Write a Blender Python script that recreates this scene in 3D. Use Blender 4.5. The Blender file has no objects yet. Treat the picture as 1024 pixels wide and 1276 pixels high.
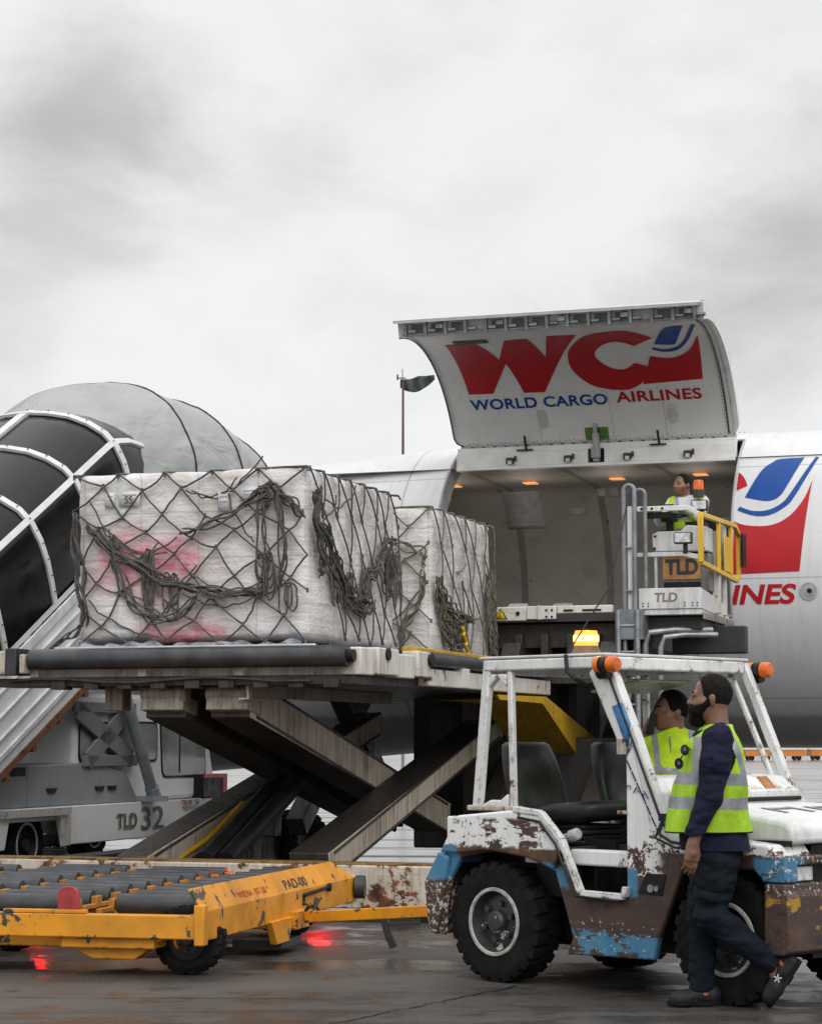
import bpy, bmesh, math, random
import numpy as np
from mathutils import Vector, Matrix, Euler, noise as mnoise

S = bpy.context.scene
C = S.collection
R = math.radians
random.seed(7)

# ------------------------------------------------------------------ camera, sky, sun, exposure
cam = bpy.data.objects.new('camera', bpy.data.cameras.new('camera'))
C.objects.link(cam)
cam.location = (0, 0, 1.40)
cam.rotation_euler = (R(90 + 5.926), 0, 0)
cam.data.sensor_fit = 'HORIZONTAL'
cam.data.sensor_width = 36
cam.data.lens = 97.2
cam.data.clip_start = .1
cam.data.clip_end = 3000
S.camera = cam

SUN_EL, SUN_AZ = 40, 163       # azimuth measured clockwise from +Y (behind the camera, a little to its side)
world = bpy.data.worlds.new('World'); S.world = world
world.use_nodes = True
wt = world.node_tree; wn = wt.nodes; wl = wt.links
for n in list(wn): wn.remove(n)
def W(t, **kw):
    n = wn.new(t)
    for k, v in kw.items(): setattr(n, k, v)
    return n
def wmath(op, a, b=None, clamp=False):
    n = W('ShaderNodeMath', operation=op, use_clamp=clamp)
    for i, v in enumerate((a, b)):
        if v is None: continue
        if isinstance(v, (int, float)): n.inputs[i].default_value = v
        else: wl.new(v, n.inputs[i])
    return n.outputs[0]
sky = W('ShaderNodeTexSky', sky_type='NISHITA', sun_disc=False, sun_elevation=R(SUN_EL), sun_rotation=R(SUN_AZ))
tc = W('ShaderNodeTexCoord')
sep = W('ShaderNodeSeparateXYZ'); wl.new(tc.outputs['Generated'], sep.inputs[0])
mp = W('ShaderNodeMapping'); mp.inputs['Scale'].default_value = (1.0, 1.0, 1.7); mp.inputs['Location'].default_value = (.31, .2, .05)
wl.new(tc.outputs['Generated'], mp.inputs[0])
def wnoise(scale, detail, rough, dist=0.0):
    n = W('ShaderNodeTexNoise'); n.inputs['Scale'].default_value = scale; n.inputs['Detail'].default_value = detail
    n.inputs['Roughness'].default_value = rough; n.inputs['Distortion'].default_value = dist
    wl.new(mp.outputs[0], n.inputs['Vector']); return n.outputs[0]
n1 = wnoise(9, 7, .55, .3); n2 = wnoise(27, 6, .55)
cl = wmath('ADD', wmath('MULTIPLY', n1, .68), wmath('MULTIPLY', n2, .32))
mr = W('ShaderNodeMapRange', interpolation_type='SMOOTHSTEP')
mr.inputs['From Min'].default_value = .36; mr.inputs['From Max'].default_value = .60
wl.new(cl, mr.inputs['Value'])
bright = mr.outputs[0]
# heavier patches of cloud, each a direction in the sky
def dirpx(px, py):
    x, y = (px - 512) / 2765, -(py - 638) / 2765
    t = R(5.926); v = Vector((x, math.cos(t) - y * math.sin(t), math.sin(t) + y * math.cos(t)))
    return v.normalized()
dark = None
for px, py, sx, amt in ((120, 130, .050, .24), (20, 215, .05, .14), (1010, 310, .068, .34), (890, 330, .055, .14), (5, 430, .025, .14), (470, 90, .05, .09), (310, 235, .04, .10), (700, 210, .05, .06)):
    vd = W('ShaderNodeVectorMath', operation='DISTANCE'); wl.new(tc.outputs['Generated'], vd.inputs[0]); vd.inputs[1].default_value = dirpx(px, py)
    nn = wmath('ADD', vd.outputs['Value'], wmath('MULTIPLY', wmath('SUBTRACT', n1, .5), .13))
    m = W('ShaderNodeMapRange', interpolation_type='SMOOTHSTEP'); m.inputs['From Min'].default_value = -.01; m.inputs['From Max'].default_value = sx * 1.45
    m.inputs['To Min'].default_value = amt; m.inputs['To Max'].default_value = 0
    wl.new(nn, m.inputs['Value'])
    dark = m.outputs[0] if dark is None else wmath('ADD', dark, m.outputs[0])
lum = wmath('ADD', .845, wmath('MULTIPLY', bright, .065))
lum = wmath('MULTIPLY', lum, wmath('SUBTRACT', 1.0, dark))
# an overcast sky is brighter towards the zenith
zen = W('ShaderNodeMapRange', interpolation_type='SMOOTHSTEP'); zen.inputs['From Min'].default_value = .33; zen.inputs['From Max'].default_value = .95
zen.inputs['To Min'].default_value = 1.0; zen.inputs['To Max'].default_value = 1.7
wl.new(sep.outputs['Z'], zen.inputs['Value'])
lum = wmath('MULTIPLY', lum, zen.outputs[0])
tint = W('ShaderNodeCombineColor')
for i, k in enumerate((1.0, 1.0, 1.0)): wl.new(wmath('MULTIPLY', lum, k), tint.inputs[i])
skm = W('ShaderNodeMix', data_type='RGBA'); skm.inputs[0].default_value = .975
scl = W('ShaderNodeVectorMath', operation='SCALE'); wl.new(sky.outputs[0], scl.inputs[0]); scl.inputs['Scale'].default_value = .10
wl.new(scl.outputs[0], skm.inputs[6]); wl.new(tint.outputs[0], skm.inputs[7])
bg = W('ShaderNodeBackground'); bg.inputs[1].default_value = 1.0
wl.new(skm.outputs[2], bg.inputs[0])
wo = W('ShaderNodeOutputWorld'); wl.new(bg.outputs[0], wo.inputs[0])

sun = bpy.data.objects.new('sun', bpy.data.lights.new('sun', 'SUN'))
sun.data.energy = 1.5; sun.data.angle = R(45); sun.data.color = (1, .975, .94)
az, el = R(SUN_AZ), R(SUN_EL)
sd = Vector((math.sin(az) * math.cos(el), math.cos(az) * math.cos(el), math.sin(el)))
sun.rotation_euler = sd.to_track_quat('Z', 'Y').to_euler()
C.objects.link(sun)
S.view_settings.view_transform = 'Standard'; S.view_settings.look = 'None'
S.view_settings.exposure = 0.0; S.view_settings.gamma = 1
S.render.engine = 'CYCLES'
S.cycles.max_bounces = 6; S.cycles.diffuse_bounces = 3; S.cycles.glossy_bounces = 3; S.cycles.transmission_bounces = 4
S.cycles.use_denoising = True

# ------------------------------------------------------------------ materials
class N:
    """small helper round a material's node tree"""
    def __init__(s, name):
        s.m = bpy.data.materials.new(name); s.m.use_nodes = True
        s.t = s.m.node_tree; s.b = s.t.nodes['Principled BSDF']
        s.tc = s.t.nodes.new('ShaderNodeTexCoord'); s.obj = s.tc.outputs['Object']
    def new(s, t, **kw):
        n = s.t.nodes.new(t)
        for k, v in kw.items(): setattr(n, k, v)
        return n
    def put(s, sock, v):
        if isinstance(v, (int, float)):
            sock.default_value = v
        elif isinstance(v, tuple):
            sock.default_value = v if len(v) == 4 or sock.type != 'RGBA' else (*v, 1)
        else: s.t.links.new(v, sock)
    def vec(s, scale=(1, 1, 1), loc=(0, 0, 0), rot=(0, 0, 0), src=None):
        n = s.new('ShaderNodeMapping'); s.t.links.new(src or s.obj, n.inputs[0])
        n.inputs['Scale'].default_value = scale; n.inputs['Location'].default_value = loc; n.inputs['Rotation'].default_value = rot
        return n.outputs[0]
    def noise(s, scale, detail=5, rough=.55, vec=None, dist=0):
        n = s.new('ShaderNodeTexNoise'); s.t.links.new(vec or s.obj, n.inputs['Vector'])
        n.inputs['Scale'].default_value = scale; n.inputs['Detail'].default_value = detail
        n.inputs['Roughness'].default_value = rough; n.inputs['Distortion'].default_value = dist
        return n.outputs[0]
    def math(s, op, a, b=0.0, clamp=False):
        n = s.new('ShaderNodeMath', operation=op, use_clamp=clamp); s.put(n.inputs[0], a); s.put(n.inputs[1], b); return n.outputs[0]
    def step(s, v, lo, hi, a=0.0, b=1.0):
        n = s.new('ShaderNodeMapRange', interpolation_type='SMOOTHSTEP'); s.put(n.inputs['Value'], v)
        for k, x in (('From Min', lo), ('From Max', hi), ('To Min', a), ('To Max', b)): s.put(n.inputs[k], x)
        return n.outputs[0]
    def mix(s, f, a, b, mode='MIX'):
        n = s.new('ShaderNodeMix', data_type='RGBA', blend_type=mode); s.put(n.inputs[0], f); s.put(n.inputs[6], a); s.put(n.inputs[7], b); return n.outputs[2]
    def xyz(s, src=None):
        n = s.new('ShaderNodeSeparateXYZ'); s.t.links.new(src or s.obj, n.inputs[0]); return n.outputs
    def box(s, x0, x1, y0, y1, z0, z1, nz, amt, soft=.012):
        """mask that is 1 inside a box of object space whose edge is roughened by a noise"""
        X = s.xyz(); r = None
        off = s.math('MULTIPLY', s.math('SUBTRACT', nz, .5), amt)
        for o, lo, hi in ((X[0], x0, x1), (X[1], y0, y1), (X[2], z0, z1)):
            if lo is not None:
                m = s.step(s.math('ADD', o, off), lo - soft, lo + soft); r = m if r is None else s.math('MULTIPLY', r, m)
            if hi is not None:
                m = s.step(s.math('ADD', o, off), hi - soft, hi + soft, 1.0, 0.0); r = m if r is None else s.math('MULTIPLY', r, m)
        return r
    def edge(s, radius, lo, hi):
        b = s.new('ShaderNodeBevel', samples=4); b.inputs[0].default_value = radius
        g = s.new('ShaderNodeNewGeometry'); d = s.new('ShaderNodeVectorMath', operation='DOT_PRODUCT')
        s.t.links.new(b.outputs[0], d.inputs[0]); s.t.links.new(g.outputs['Normal'], d.inputs[1])
        return s.step(d.outputs['Value'], lo, hi, 1.0, 0.0)
    def out(s, col, rough=.5, metal=0.0, bump=None, bstr=.3, bdist=.01, **kw):
        s.put(s.b.inputs['Base Color'], col); s.put(s.b.inputs['Roughness'], rough); s.put(s.b.inputs['Metallic'], metal)
        for k, v in kw.items(): s.put(s.b.inputs[k.replace('_', ' ')], v)
        if bump is not None:
            n = s.new('ShaderNodeBump'); n.inputs['Strength'].default_value = bstr; n.inputs['Distance'].default_value = bdist
            s.t.links.new(bump, n.inputs['Height']); s.t.links.new(n.outputs[0], s.b.inputs['Normal'])
        return s.m

RUST_D, RUST_O = (.035, .017, .010), (.20, .075, .022)
def paint(name, base, rust=.0, rscale=5.0, dirt=.3, dirtcol=(.05, .043, .035), rough=.42, dscale=3.0, streak=True, second=None, second_amt=.0, rustcol=None, metal=0.0, fine=1.0, wear=0.0):
    """worn paint: base coat, run-down grime, ragged chips of rust and an older coat under it"""
    n = N(name)
    v = n.noise(1.7, 4)
    col = n.mix(n.step(v, .3, .75), base, tuple(c * .82 for c in base))
    sv = n.vec((9, 9, .75)) if streak else n.vec((1, 1, 1))
    st = n.noise(dscale, 6, .62, sv)
    blot = n.noise(dscale * .8, 5)
    d = n.math('MULTIPLY', n.step(n.math('ADD', n.math('MULTIPLY', st, .6), n.math('MULTIPLY', blot, .4)), .42, .68), dirt)
    col = n.mix(d, col, dirtcol)
    r = n.math('ADD', rough, n.math('MULTIPLY', d, .35))
    chip = None
    if second:
        c2 = n.noise(rscale * .7, 8, .62, n.vec((1, 1, 1), (3.1, 1.7, .4)))
        m2 = n.step(c2, .68 - second_amt, .695 - second_amt)
        col = n.mix(m2, col, second)
    if rust > 0:
        big = n.noise(rscale, 9, .64); sm = n.noise(rscale * 6, 5, .6)
        f = n.math('ADD', n.math('MULTIPLY', big, .72), n.math('MULTIPLY', sm, .28 * fine))
        th = .74 - rust * .30 - (1 - fine) * .14
        if wear: f = n.math('ADD', f, n.math('MULTIPLY', n.edge(.022, .90, .995), wear))
        chip = n.step(f, th, th + .012)
        halo = n.step(f, th - .06, th)
        rc = n.mix(n.step(n.noise(rscale * 3, 6, .7), .38, .66), rustcol or RUST_D, RUST_O)
        col = n.mix(n.math('MULTIPLY', halo, .35), col, RUST_O)
        col = n.mix(chip, col, rc)
        r = n.math('ADD', r, n.math('MULTIPLY', chip, .35), True)
    b = n.noise(40, 3) if chip is None else n.math('SUBTRACT', n.math('MULTIPLY', n.noise(55, 4), .35), chip)
    return n.out(col, r, metal, b, .22, .004)

def plain(name, base, rough=.5, metal=0.0, var=.15, scale=6.0, bstr=.15, bscale=60, **kw):
    n = N(name)
    f = n.step(n.noise(scale, 5), .3, .7)
    col = n.mix(f, tuple(min(1, c * (1 + var)) for c in base), tuple(c * (1 - var) for c in base))
    rr = n.step(n.noise(scale * 1.7, 5), .3, .7, max(.03, rough - .08), rough + .08)
    return n.out(col, rr, metal, n.noise(bscale, 3), bstr, .003, **kw)
def glow(name, col, strength):
    n = N(name); n.put(n.b.inputs['Emission Color'], (*col, 1)); n.b.inputs['Emission Strength'].default_value = strength
    return n.out(col, .3)

M = {}
M['rubber'] = plain('rubber', (.0075, .0075, .008), .85, var=.6, scale=9, Specular_IOR_Level=.2)
M['black'] = plain('black_metal', (.009, .009, .0095), .5, var=.4, scale=5, Specular_IOR_Level=.3)
M['grime'] = paint('grimy_steel', (.038, .036, .033), .25, 4, .7, (.014, .013, .012), .5)
M['darkgrey'] = plain('dark_grey_metal', (.040, .041, .043), .5, .2)
M['grey'] = paint('grey_paint', (.23, .245, .26), .08, 6, .45, rough=.42)
M['lightgrey'] = paint('light_grey_paint', (.42, .435, .44), .06, 6, .35, rough=.4)
M['steel'] = plain('galvanised_tube', (.30, .315, .33), .38, .6, .25, 9)
M['roller'] = plain('roller_steel', (.055, .058, .062), .36, .4, .35, 5)
M['white'] = paint('white_paint', (.72, .73, .73), .10, 7, .35, rough=.38)
M['whiterust'] = paint('rust_white_paint', (.68, .655, .61), .44, 5, .5, (.12, .085, .055), .5)
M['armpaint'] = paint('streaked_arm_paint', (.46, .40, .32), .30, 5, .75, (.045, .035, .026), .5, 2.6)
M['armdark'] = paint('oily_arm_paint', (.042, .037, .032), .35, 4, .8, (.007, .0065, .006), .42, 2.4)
M['yellow'] = paint('yellow_paint', (.78, .32, .012), .36, 7, .45, (.16, .075, .016), .45, streak=False, second=(.05, .05, .045), second_amt=.075, wear=.07)
M['yellow2'] = paint('loader_yellow', (.62, .37, .02), .12, 5, .55, (.08, .055, .02), .4)
M['gate'] = paint('gate_yellow', (.78, .50, .03), .16, 9, .3, (.14, .09, .03), .4)
M['amber'] = plain('amber_lens', (.85, .17, .015), .2, var=.2, scale=20, Transmission_Weight=.25)
M['beacon'] = glow('beacon_lit', (1, .26, .03), 1.8)
M['beacon2'] = glow('beacon_core', (1, .55, .15), 4.0)
M['redlamp'] = glow('red_lamp', (1, .015, .02), 60)
M['warm'] = glow('cabin_light', (1, .45, .17), .62)
M['lamp'] = plain('lamp_glass', (.55, .57, .58), .12, 0, .3, 18)
M['chrome'] = plain('bright_metal', (.55, .55, .55), .25, .9)
M['glass'] = plain('dark_glass', (.02, .022, .022), .08, 0, .3, 3, 0)
M['leather'] = plain('black_vinyl', (.010, .011, .0115), .42, 0, .35, 7, .3, 45, Specular_IOR_Level=.35)
M['red'] = plain('logo_red', (.42, .014, .02), .42, 0, .06, 4, .05, Specular_IOR_Level=.25)
M['blue'] = plain('logo_blue', (.009, .065, .28), .42, 0, .06, 4, .05, Specular_IOR_Level=.25)
M['darktxt'] = plain('dark_lettering', (.035, .037, .045), .5, 0, .1)
M['redtxt'] = plain('faded_red_lettering', (.45, .06, .02), .6, 0, .3, 30)
M['warn'] = plain('warning_yellow', (.75, .48, .02), .5)
M['paper'] = plain('label_paper', (.60, .61, .62), .6, 0, .1, 12)
M['green'] = plain('zinc_chromate', (.10, .20, .045), .6, 0, .3, 20)

# ------------------------------------------------------------------ frames and mesh building
TH = R(18.386); OO = (-.84, 18.0)        # apron frame: x along the aircraft, y towards it
BASE = {}                                 # object name -> its thing's base in frame coordinates
def thing(name, label, cat, base=(0, 0, 0), th=TH, o=OO, group=None, kind=None):
    e = bpy.data.objects.new(name, None); C.objects.link(e)
    c, s_ = math.cos(th), math.sin(th)
    e.location = (o[0] + base[0] * c + base[1] * s_, o[1] - base[0] * s_ + base[1] * c, base[2])
    e.rotation_euler = (0, 0, -th); e.empty_display_size = .2
    e['label'] = label; e['category'] = cat
    if group: e['group'] = group
    if kind: e['kind'] = kind
    BASE[e.name] = Vector(base)
    return e

class MB:
    def __init__(s): s.v = []; s.f = []; s.m = []; s.mi = 0
    def add(s, vs, fs):
        o = len(s.v); s.v.extend(tuple(v) for v in vs)
        s.f.extend(tuple(i + o for i in f) for f in fs); s.m.extend([s.mi] * len(fs)); return s
    def box(s, x0, x1, y0, y1, z0, z1):
        vs = [(x, y, z) for x in (x0, x1) for y in (y0, y1) for z in (z0, z1)]
        return s.add(vs, [(0, 1, 3, 2), (4, 6, 7, 5), (0, 4, 5, 1), (2, 3, 7, 6), (0, 2, 6, 4), (1, 5, 7, 3)])
    def bar(s, p, q, w, h, up=(0, 0, 1), taper=1.0):
        p, q = Vector(p), Vector(q); d = (q - p).normalized(); u = Vector(up); sd_ = d.cross(u)
        if sd_.length < 1e-4: sd_ = d.cross(Vector((1, 0, 0)))
        sd_.normalize(); u = sd_.cross(d)
        vs = []
        for c, k in ((p, 1), (q, taper)):
            for a, b in ((-1, -1), (1, -1), (1, 1), (-1, 1)): vs.append(c + sd_ * (a * w / 2 * k) + u * (b * h / 2 * k))
        return s.add(vs, [(0, 1, 2, 3), (7, 6, 5, 4), (0, 4, 5, 1), (1, 5, 6, 2), (2, 6, 7, 3), (3, 7, 4, 0)])
    def tube(s, pts, r, n=8, closed=False, cap=True):
        pts = [Vector(p) for p in pts]; m = len(pts); vs = []; fs = []
        rs = r if isinstance(r, (list, tuple)) else [r] * m
        prev = None
        for i, p in enumerate(pts):
            a = pts[(i - 1) % m] if (closed or i) else p; b = pts[(i + 1) % m] if (closed or i < m - 1) else p
            t = (b - a)
            t = t.normalized() if t.length > 1e-9 else Vector((0, 0, 1))
            if prev is None:
                u = t.orthogonal().normalized()
            else:
                u = prev - t * prev.dot(t)
                u = u.normalized() if u.length > 1e-6 else t.orthogonal().normalized()
            prev = u; w = t.cross(u)
            for k in range(n):
                an = 2 * math.pi * k / n; vs.append(p + (u * math.cos(an) + w * math.sin(an)) * rs[i])
        for i in range(m if closed else m - 1):
            j = (i + 1) % m
            for k in range(n): fs.append((i * n + k, i * n + (k + 1) % n, j * n + (k + 1) % n, j * n + k))
        if cap and not closed: fs.append(tuple(reversed(range(n)))); fs.append(tuple((m - 1) * n + k for k in range(n)))
        return s.add(vs, fs)
    def cyl(s, p, q, r, n=24, r2=None): return s.tube([p, q], [r, r if r2 is None else r2], n)
    def prism(s, poly, axis, a, b):
        """polygon in the two other axes, extruded along axis from a to b"""
        def P(u, v, w): return (w, u, v) if axis == 'x' else (u, w, v) if axis == 'y' else (u, v, w)
        n = len(poly); vs = [P(u, v, a) for u, v in poly] + [P(u, v, b) for u, v in poly]
        fs = [tuple(range(n)), tuple(range(2 * n - 1, n - 1, -1))] + [(i, i + n, (i + 1) % n + n, (i + 1) % n) for i in range(n)]
        return s.add(vs, fs)
    def lathe(s, prof, c, axis='y', n=32):
        """prof: (radius, offset along axis)"""
        vs = []; fs = []; m = len(prof)
        for i in range(n):
            a = 2 * math.pi * i / n; ca, sa = math.cos(a), math.sin(a)
            for r, h in prof:
                q = (r * ca, h, r * sa) if axis == 'y' else (r * ca, r * sa, h) if axis == 'z' else (h, r * ca, r * sa)
                vs.append((c[0] + q[0], c[1] + q[1], c[2] + q[2]))
        for i in range(n):
            j = (i + 1) % n
            for k in range(m - 1): fs.append((i * m + k, j * m + k, j * m + k + 1, i * m + k + 1))
        return s.add(vs, fs)
    def grid(s, fn, nu, nv, skip=None, wrap=False):
        vs = [fn(i / nu, j / nv) for i in range(nu + (0 if wrap else 1)) for j in range(nv + 1)]
        fs = []
        for i in range(nu):
            for j in range(nv):
                if skip and skip(i, j): continue
                i2 = (i + 1) % nu if wrap else i + 1
                fs.append((i * (nv + 1) + j, i2 * (nv + 1) + j, i2 * (nv + 1) + j + 1, i * (nv + 1) + j + 1))
        return s.add(vs, fs)
    def build(s, name, mats, parent=None, bevel=0, smooth=35, weld=False, solid=0, seg=2):
        me = bpy.data.meshes.new(name)
        base = BASE.get(parent.name, Vector()) if parent else Vector()
        me.from_pydata([(v[0] - base[0], v[1] - base[1], v[2] - base[2]) for v in s.v], [], s.f)
        mats = mats if isinstance(mats, (list, tuple)) else [mats]
        for m in mats: me.materials.append(m)
        if len(mats) > 1: me.polygons.foreach_set('material_index', s.m)
        bm = bmesh.new(); bm.from_mesh(me)
        if weld: bmesh.ops.remove_doubles(bm, verts=bm.verts, dist=1e-4)
        bmesh.ops.recalc_face_normals(bm, faces=bm.faces)
        cs = math.cos(R(smooth))
        for f in bm.faces: f.smooth = smooth > 0
        for e in bm.edges:
            if len(e.link_faces) == 2 and e.link_faces[0].normal.dot(e.link_faces[1].normal) < cs: e.smooth = False
        bm.to_mesh(me); bm.free(); me.update()
        o = bpy.data.objects.new(name, me); C.objects.link(o)
        if parent: o.parent = parent; BASE[o.name] = base
        if solid:
            md = o.modifiers.new('t', 'SOLIDIFY'); md.thickness = solid; md.offset = -1
        if bevel:
            md = o.modifiers.new('b', 'BEVEL'); md.width = bevel; md.segments = seg; md.limit_method = 'ANGLE'; md.angle_limit = R(40)
        return o

def tag(o, label, cat, group=None, kind=None):
    o['label'] = label; o['category'] = cat
    if group: o['group'] = group
    if kind: o['kind'] = kind
    return o

def mesh2d(obj, cuts_u=0, cuts_v=0):
    """evaluated 2D text or filled curve -> (verts, faces), sliced so that it can follow a curved surface"""
    C.objects.link(obj)
    dg = bpy.context.evaluated_depsgraph_get(); dg.update()
    me = bpy.data.meshes.new_from_object(obj.evaluated_get(dg))
    bm = bmesh.new(); bm.from_mesh(me)
    xs = [v.co.x for v in bm.verts]; ys = [v.co.y for v in bm.verts]
    for k in range(1, cuts_v):
        y = min(ys) + (max(ys) - min(ys)) * k / cuts_v
        bmesh.ops.bisect_plane(bm, geom=bm.verts[:] + bm.edges[:] + bm.faces[:], plane_co=(0, y, 0), plane_no=(0, 1, 0))
    for k in range(1, cuts_u):
        x = min(xs) + (max(xs) - min(xs)) * k / cuts_u
        bmesh.ops.bisect_plane(bm, geom=bm.verts[:] + bm.edges[:] + bm.faces[:], plane_co=(x, 0, 0), plane_no=(1, 0, 0))
    bm.verts.index_update()
    out = ([tuple(v.co) for v in bm.verts], [tuple(v.index for v in f.verts) for f in bm.faces])
    bm.free(); bpy.data.meshes.remove(me); d = obj.data
    bpy.data.objects.remove(obj); bpy.data.curves.remove(d)
    return out
def text2d(s, size, bold=0.0, shear=0.0, width=None, cuts_v=0, spacing=1.0):
    cu = bpy.data.curves.new('t', 'FONT'); cu.body = s; cu.size = size; cu.offset = bold * size; cu.shear = shear; cu.space_character = spacing
    vs, fs = mesh2d(bpy.data.objects.new('t', cu), 0, cuts_v)
    x0 = min(v[0] for v in vs); x1 = max(v[0] for v in vs)
    k = width / (x1 - x0) if width else 1
    return [((v[0] - x0) * k, v[1]) for v in vs], fs
def shape2d(loops, cuts_v=0, smooth=()):
    cu = bpy.data.curves.new('s', 'CURVE'); cu.dimensions = '2D'; cu.fill_mode = 'BOTH'
    for lp in loops:
        sp = cu.splines.new('POLY'); sp.points.add(len(lp) - 1); sp.use_cyclic_u = True
        for p, q in zip(sp.points, lp): p.co = (q[0], q[1], 0, 1)
    vs, fs = mesh2d(bpy.data.objects.new('s', cu), 0, cuts_v)
    return [(v[0], v[1]) for v in vs], fs
def curve_pts(pts, n=8, corners=()):
    """closed Catmull-Rom through pts; indices in corners stay sharp"""
    out = []; m = len(pts)
    for i in range(m):
        p1, p2 = Vector(pts[i]), Vector(pts[(i + 1) % m])
        p0 = Vector(pts[i - 1]) if i not in corners else p1
        p3 = Vector(pts[(i + 2) % m]) if (i + 1) % m not in corners else p2
        for k in range(n):
            t = k / n
            q = .5 * ((2 * p1) + (p2 - p0) * t + (2 * p0 - 5 * p1 + 4 * p2 - p3) * t * t + (3 * p1 - p0 - 3 * p2 + p3) * t ** 3)
            out.append((q.x, q.y))
    return out
def put2d(name, flat, fn, mat, parent):
    b = MB(); b.add([fn(u, v) for u, v in flat[0]], flat[1])
    return b.build(name, mat, parent)
def on_plane(o, u, v):
    o, u, v = Vector(o), Vector(u), Vector(v)
    return lambda a, b: o + u * a + v * b

def wheel(parent, c, r, w, rim_r, rim_mat, hub_mat, side=-1, lugs=22, name='wheel', bolts=6, seg=40):
    """axle along local y; side -1 shows its face towards -y"""
    b = MB(); h = w / 2
    b.lathe([(rim_r * .98, -h * .62), (rim_r * 1.04, -h * .9), (r * .80, -h * 1.02), (r * .93, -h * .92), (r * .955, -h * .8), (r * .955, h * .8), (r * .93, h * .92), (r * .80, h * 1.02), (rim_r * 1.04, h * .9), (rim_r * .98, h * .62)], c, 'y', seg)
    for k in range(lugs):
        for sgn, ph in ((-1, 0), (1, .5)):
            a = 2 * math.pi * (k + ph) / lugs; da = 2 * math.pi / lugs * .31
            vs = []
            for rr, y0, y1 in ((r * .86, .93, 1.01), (r, .80, .90)):
                for aa in (a - da, a + da):
                    vs.append((c[0] + rr * math.cos(aa), c[1] + sgn * h * y1 * (1.0 if rr < r else .98), c[2] + rr * math.sin(aa)))
            for aa in (a - da, a + da):
                vs.append((c[0] + r * math.cos(aa + .5 * da), c[1] + sgn * h * .05, c[2] + r * math.sin(aa + .5 * da)))
            for aa in (a - da, a + da):
                vs.append((c[0] + r * .94 * math.cos(aa), c[1] + sgn * h * .05, c[2] + r * .94 * math.sin(aa)))
            b.add(vs, [(0, 1, 3, 2), (2, 3, 5, 4), (4, 5, 7, 6), (0, 2, 4, 6), (1, 7, 5, 3)])
    t = b.build(name, M['rubber'], parent, smooth=28)
    y = side * h
    b = MB(); b.lathe([(rim_r * 1.03, y * .92), (rim_r * 1.01, y * 1.0), (rim_r * .93, y * 1.0), (rim_r * .905, y * .93)], c, 'y', seg)
    b.lathe([(rim_r * 1.03, -y * .92), (rim_r * .88, -y * .9), (rim_r * .8, -y * .3), (.001, -y * .3)], c, 'y', seg)
    b.build('rim', rim_mat, t, smooth=30)
    b = MB(); b.lathe([(rim_r * .915, y * .94), (rim_r * .86, y * .62), (rim_r * .80, y * .42), (rim_r * .6, y * .50), (rim_r * .36, y * .52), (rim_r * .33, y * .82), (rim_r * .26, y * .95), (.001, y * .97)], c, 'y', 24)
    for k in range(bolts):
        a = 2 * math.pi * (k + .3) / bolts; q = (c[0] + rim_r * .55 * math.cos(a), c[1] + y * .45, c[2] + rim_r * .55 * math.sin(a))
        b.cyl(q, (q[0], c[1] + y * .72, q[2]), rim_r * .1, 8)
    b.build('hub', hub_mat, t, smooth=30)
    return t
# ------------------------------------------------------------------ ground
def ground_mat():
    n = N('wet_apron')
    v = n.vec((1, 1, 1)); big = n.noise(.55, 6, .6, n.vec((.8, 1.3, 1))); mid = n.noise(3.2, 6, .6); fine = n.noise(70, 4, .7)
    streak = n.noise(1.1, 7, .6, n.vec((.16, 1.0, 1)))
    col = n.mix(n.step(big, .35, .65), (.044, .040, .037), (.070, .064, .059))
    col = n.mix(n.math('MULTIPLY', n.step(fine, .35, .75), .35), col, (.14, .13, .12))
    wet = n.math('ADD', n.math('MULTIPLY', streak, .62), n.math('MULTIPLY', mid, .38))
    w = n.step(wet, .44, .58)
    far = n.step(n.xyz()[1], 15.5, 20)
    w = n.math('MAXIMUM', w, n.math('MULTIPLY', far, n.step(streak, .36, .5)))
    col = n.mix(n.math('MULTIPLY', w, .38), col, (.026, .024, .023))
    rough = n.math('ADD', n.math('ADD', n.step(w, 0, 1, .48, .10), n.math('MULTIPLY', w, n.step(n.xyz()[1], 12.8, 14.5, .10, .0))), n.math('MULTIPLY', fine, .08))
    bmp = n.math('ADD', n.math('MULTIPLY', fine, .6), n.math('MULTIPLY', mid, .6))
    m = n.out(col, rough, 0, bmp, .28, .006)
    n.b.inputs['IOR'].default_value = 1.36
    return m
b = MB(); b.grid(lambda u, v: (-900 + 1800 * u, -60 + 1860 * v, 0), 12, 12)
o = b.build('ground', ground_mat()); o['kind'] = 'structure'
b = MB(); b.add([(-90, 120, .006), (-9, 120, .006), (-9.5, 150, .006), (-90, 150, .006)], [(0, 1, 2, 3)])
o = b.build('grass_verge', plain('grass', (.09, .15, .035), .8, var=.4, scale=.4)); o['kind'] = 'structure'
b = MB()
def strip(b, p, q, w, z=.004, jit=.02, n=16):
    p, q = Vector((*p, 0)), Vector((*q, 0)); d = (q - p).normalized(); s_ = Vector((-d.y, d.x, 0)); vs = []
    for i in range(n + 1):
        c = p.lerp(q, i / n) + s_ * random.uniform(-jit, jit); ww = w * random.uniform(.5, 1.2)
        vs += [(c.x + s_.x * ww, c.y + s_.y * ww, z), (c.x - s_.x * ww, c.y - s_.y * ww, z)]
    b.add(vs, [(2 * i, 2 * i + 1, 2 * i + 3, 2 * i + 2) for i in range(n)])
strip(b, (-.45, 11.2), (.62, 13.0), .012, jit=.02, n=30)
strip(b, (-6, 12.55), (-.2, 12.35), .008, jit=.012, n=60)
strip(b, (-7, 11.6), (4, 11.9), .005, jit=.015, n=60)
o = b.build('pavement_joint', plain('joint_tar', (.012, .011, .010), .5)); o['kind'] = 'structure'

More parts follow.
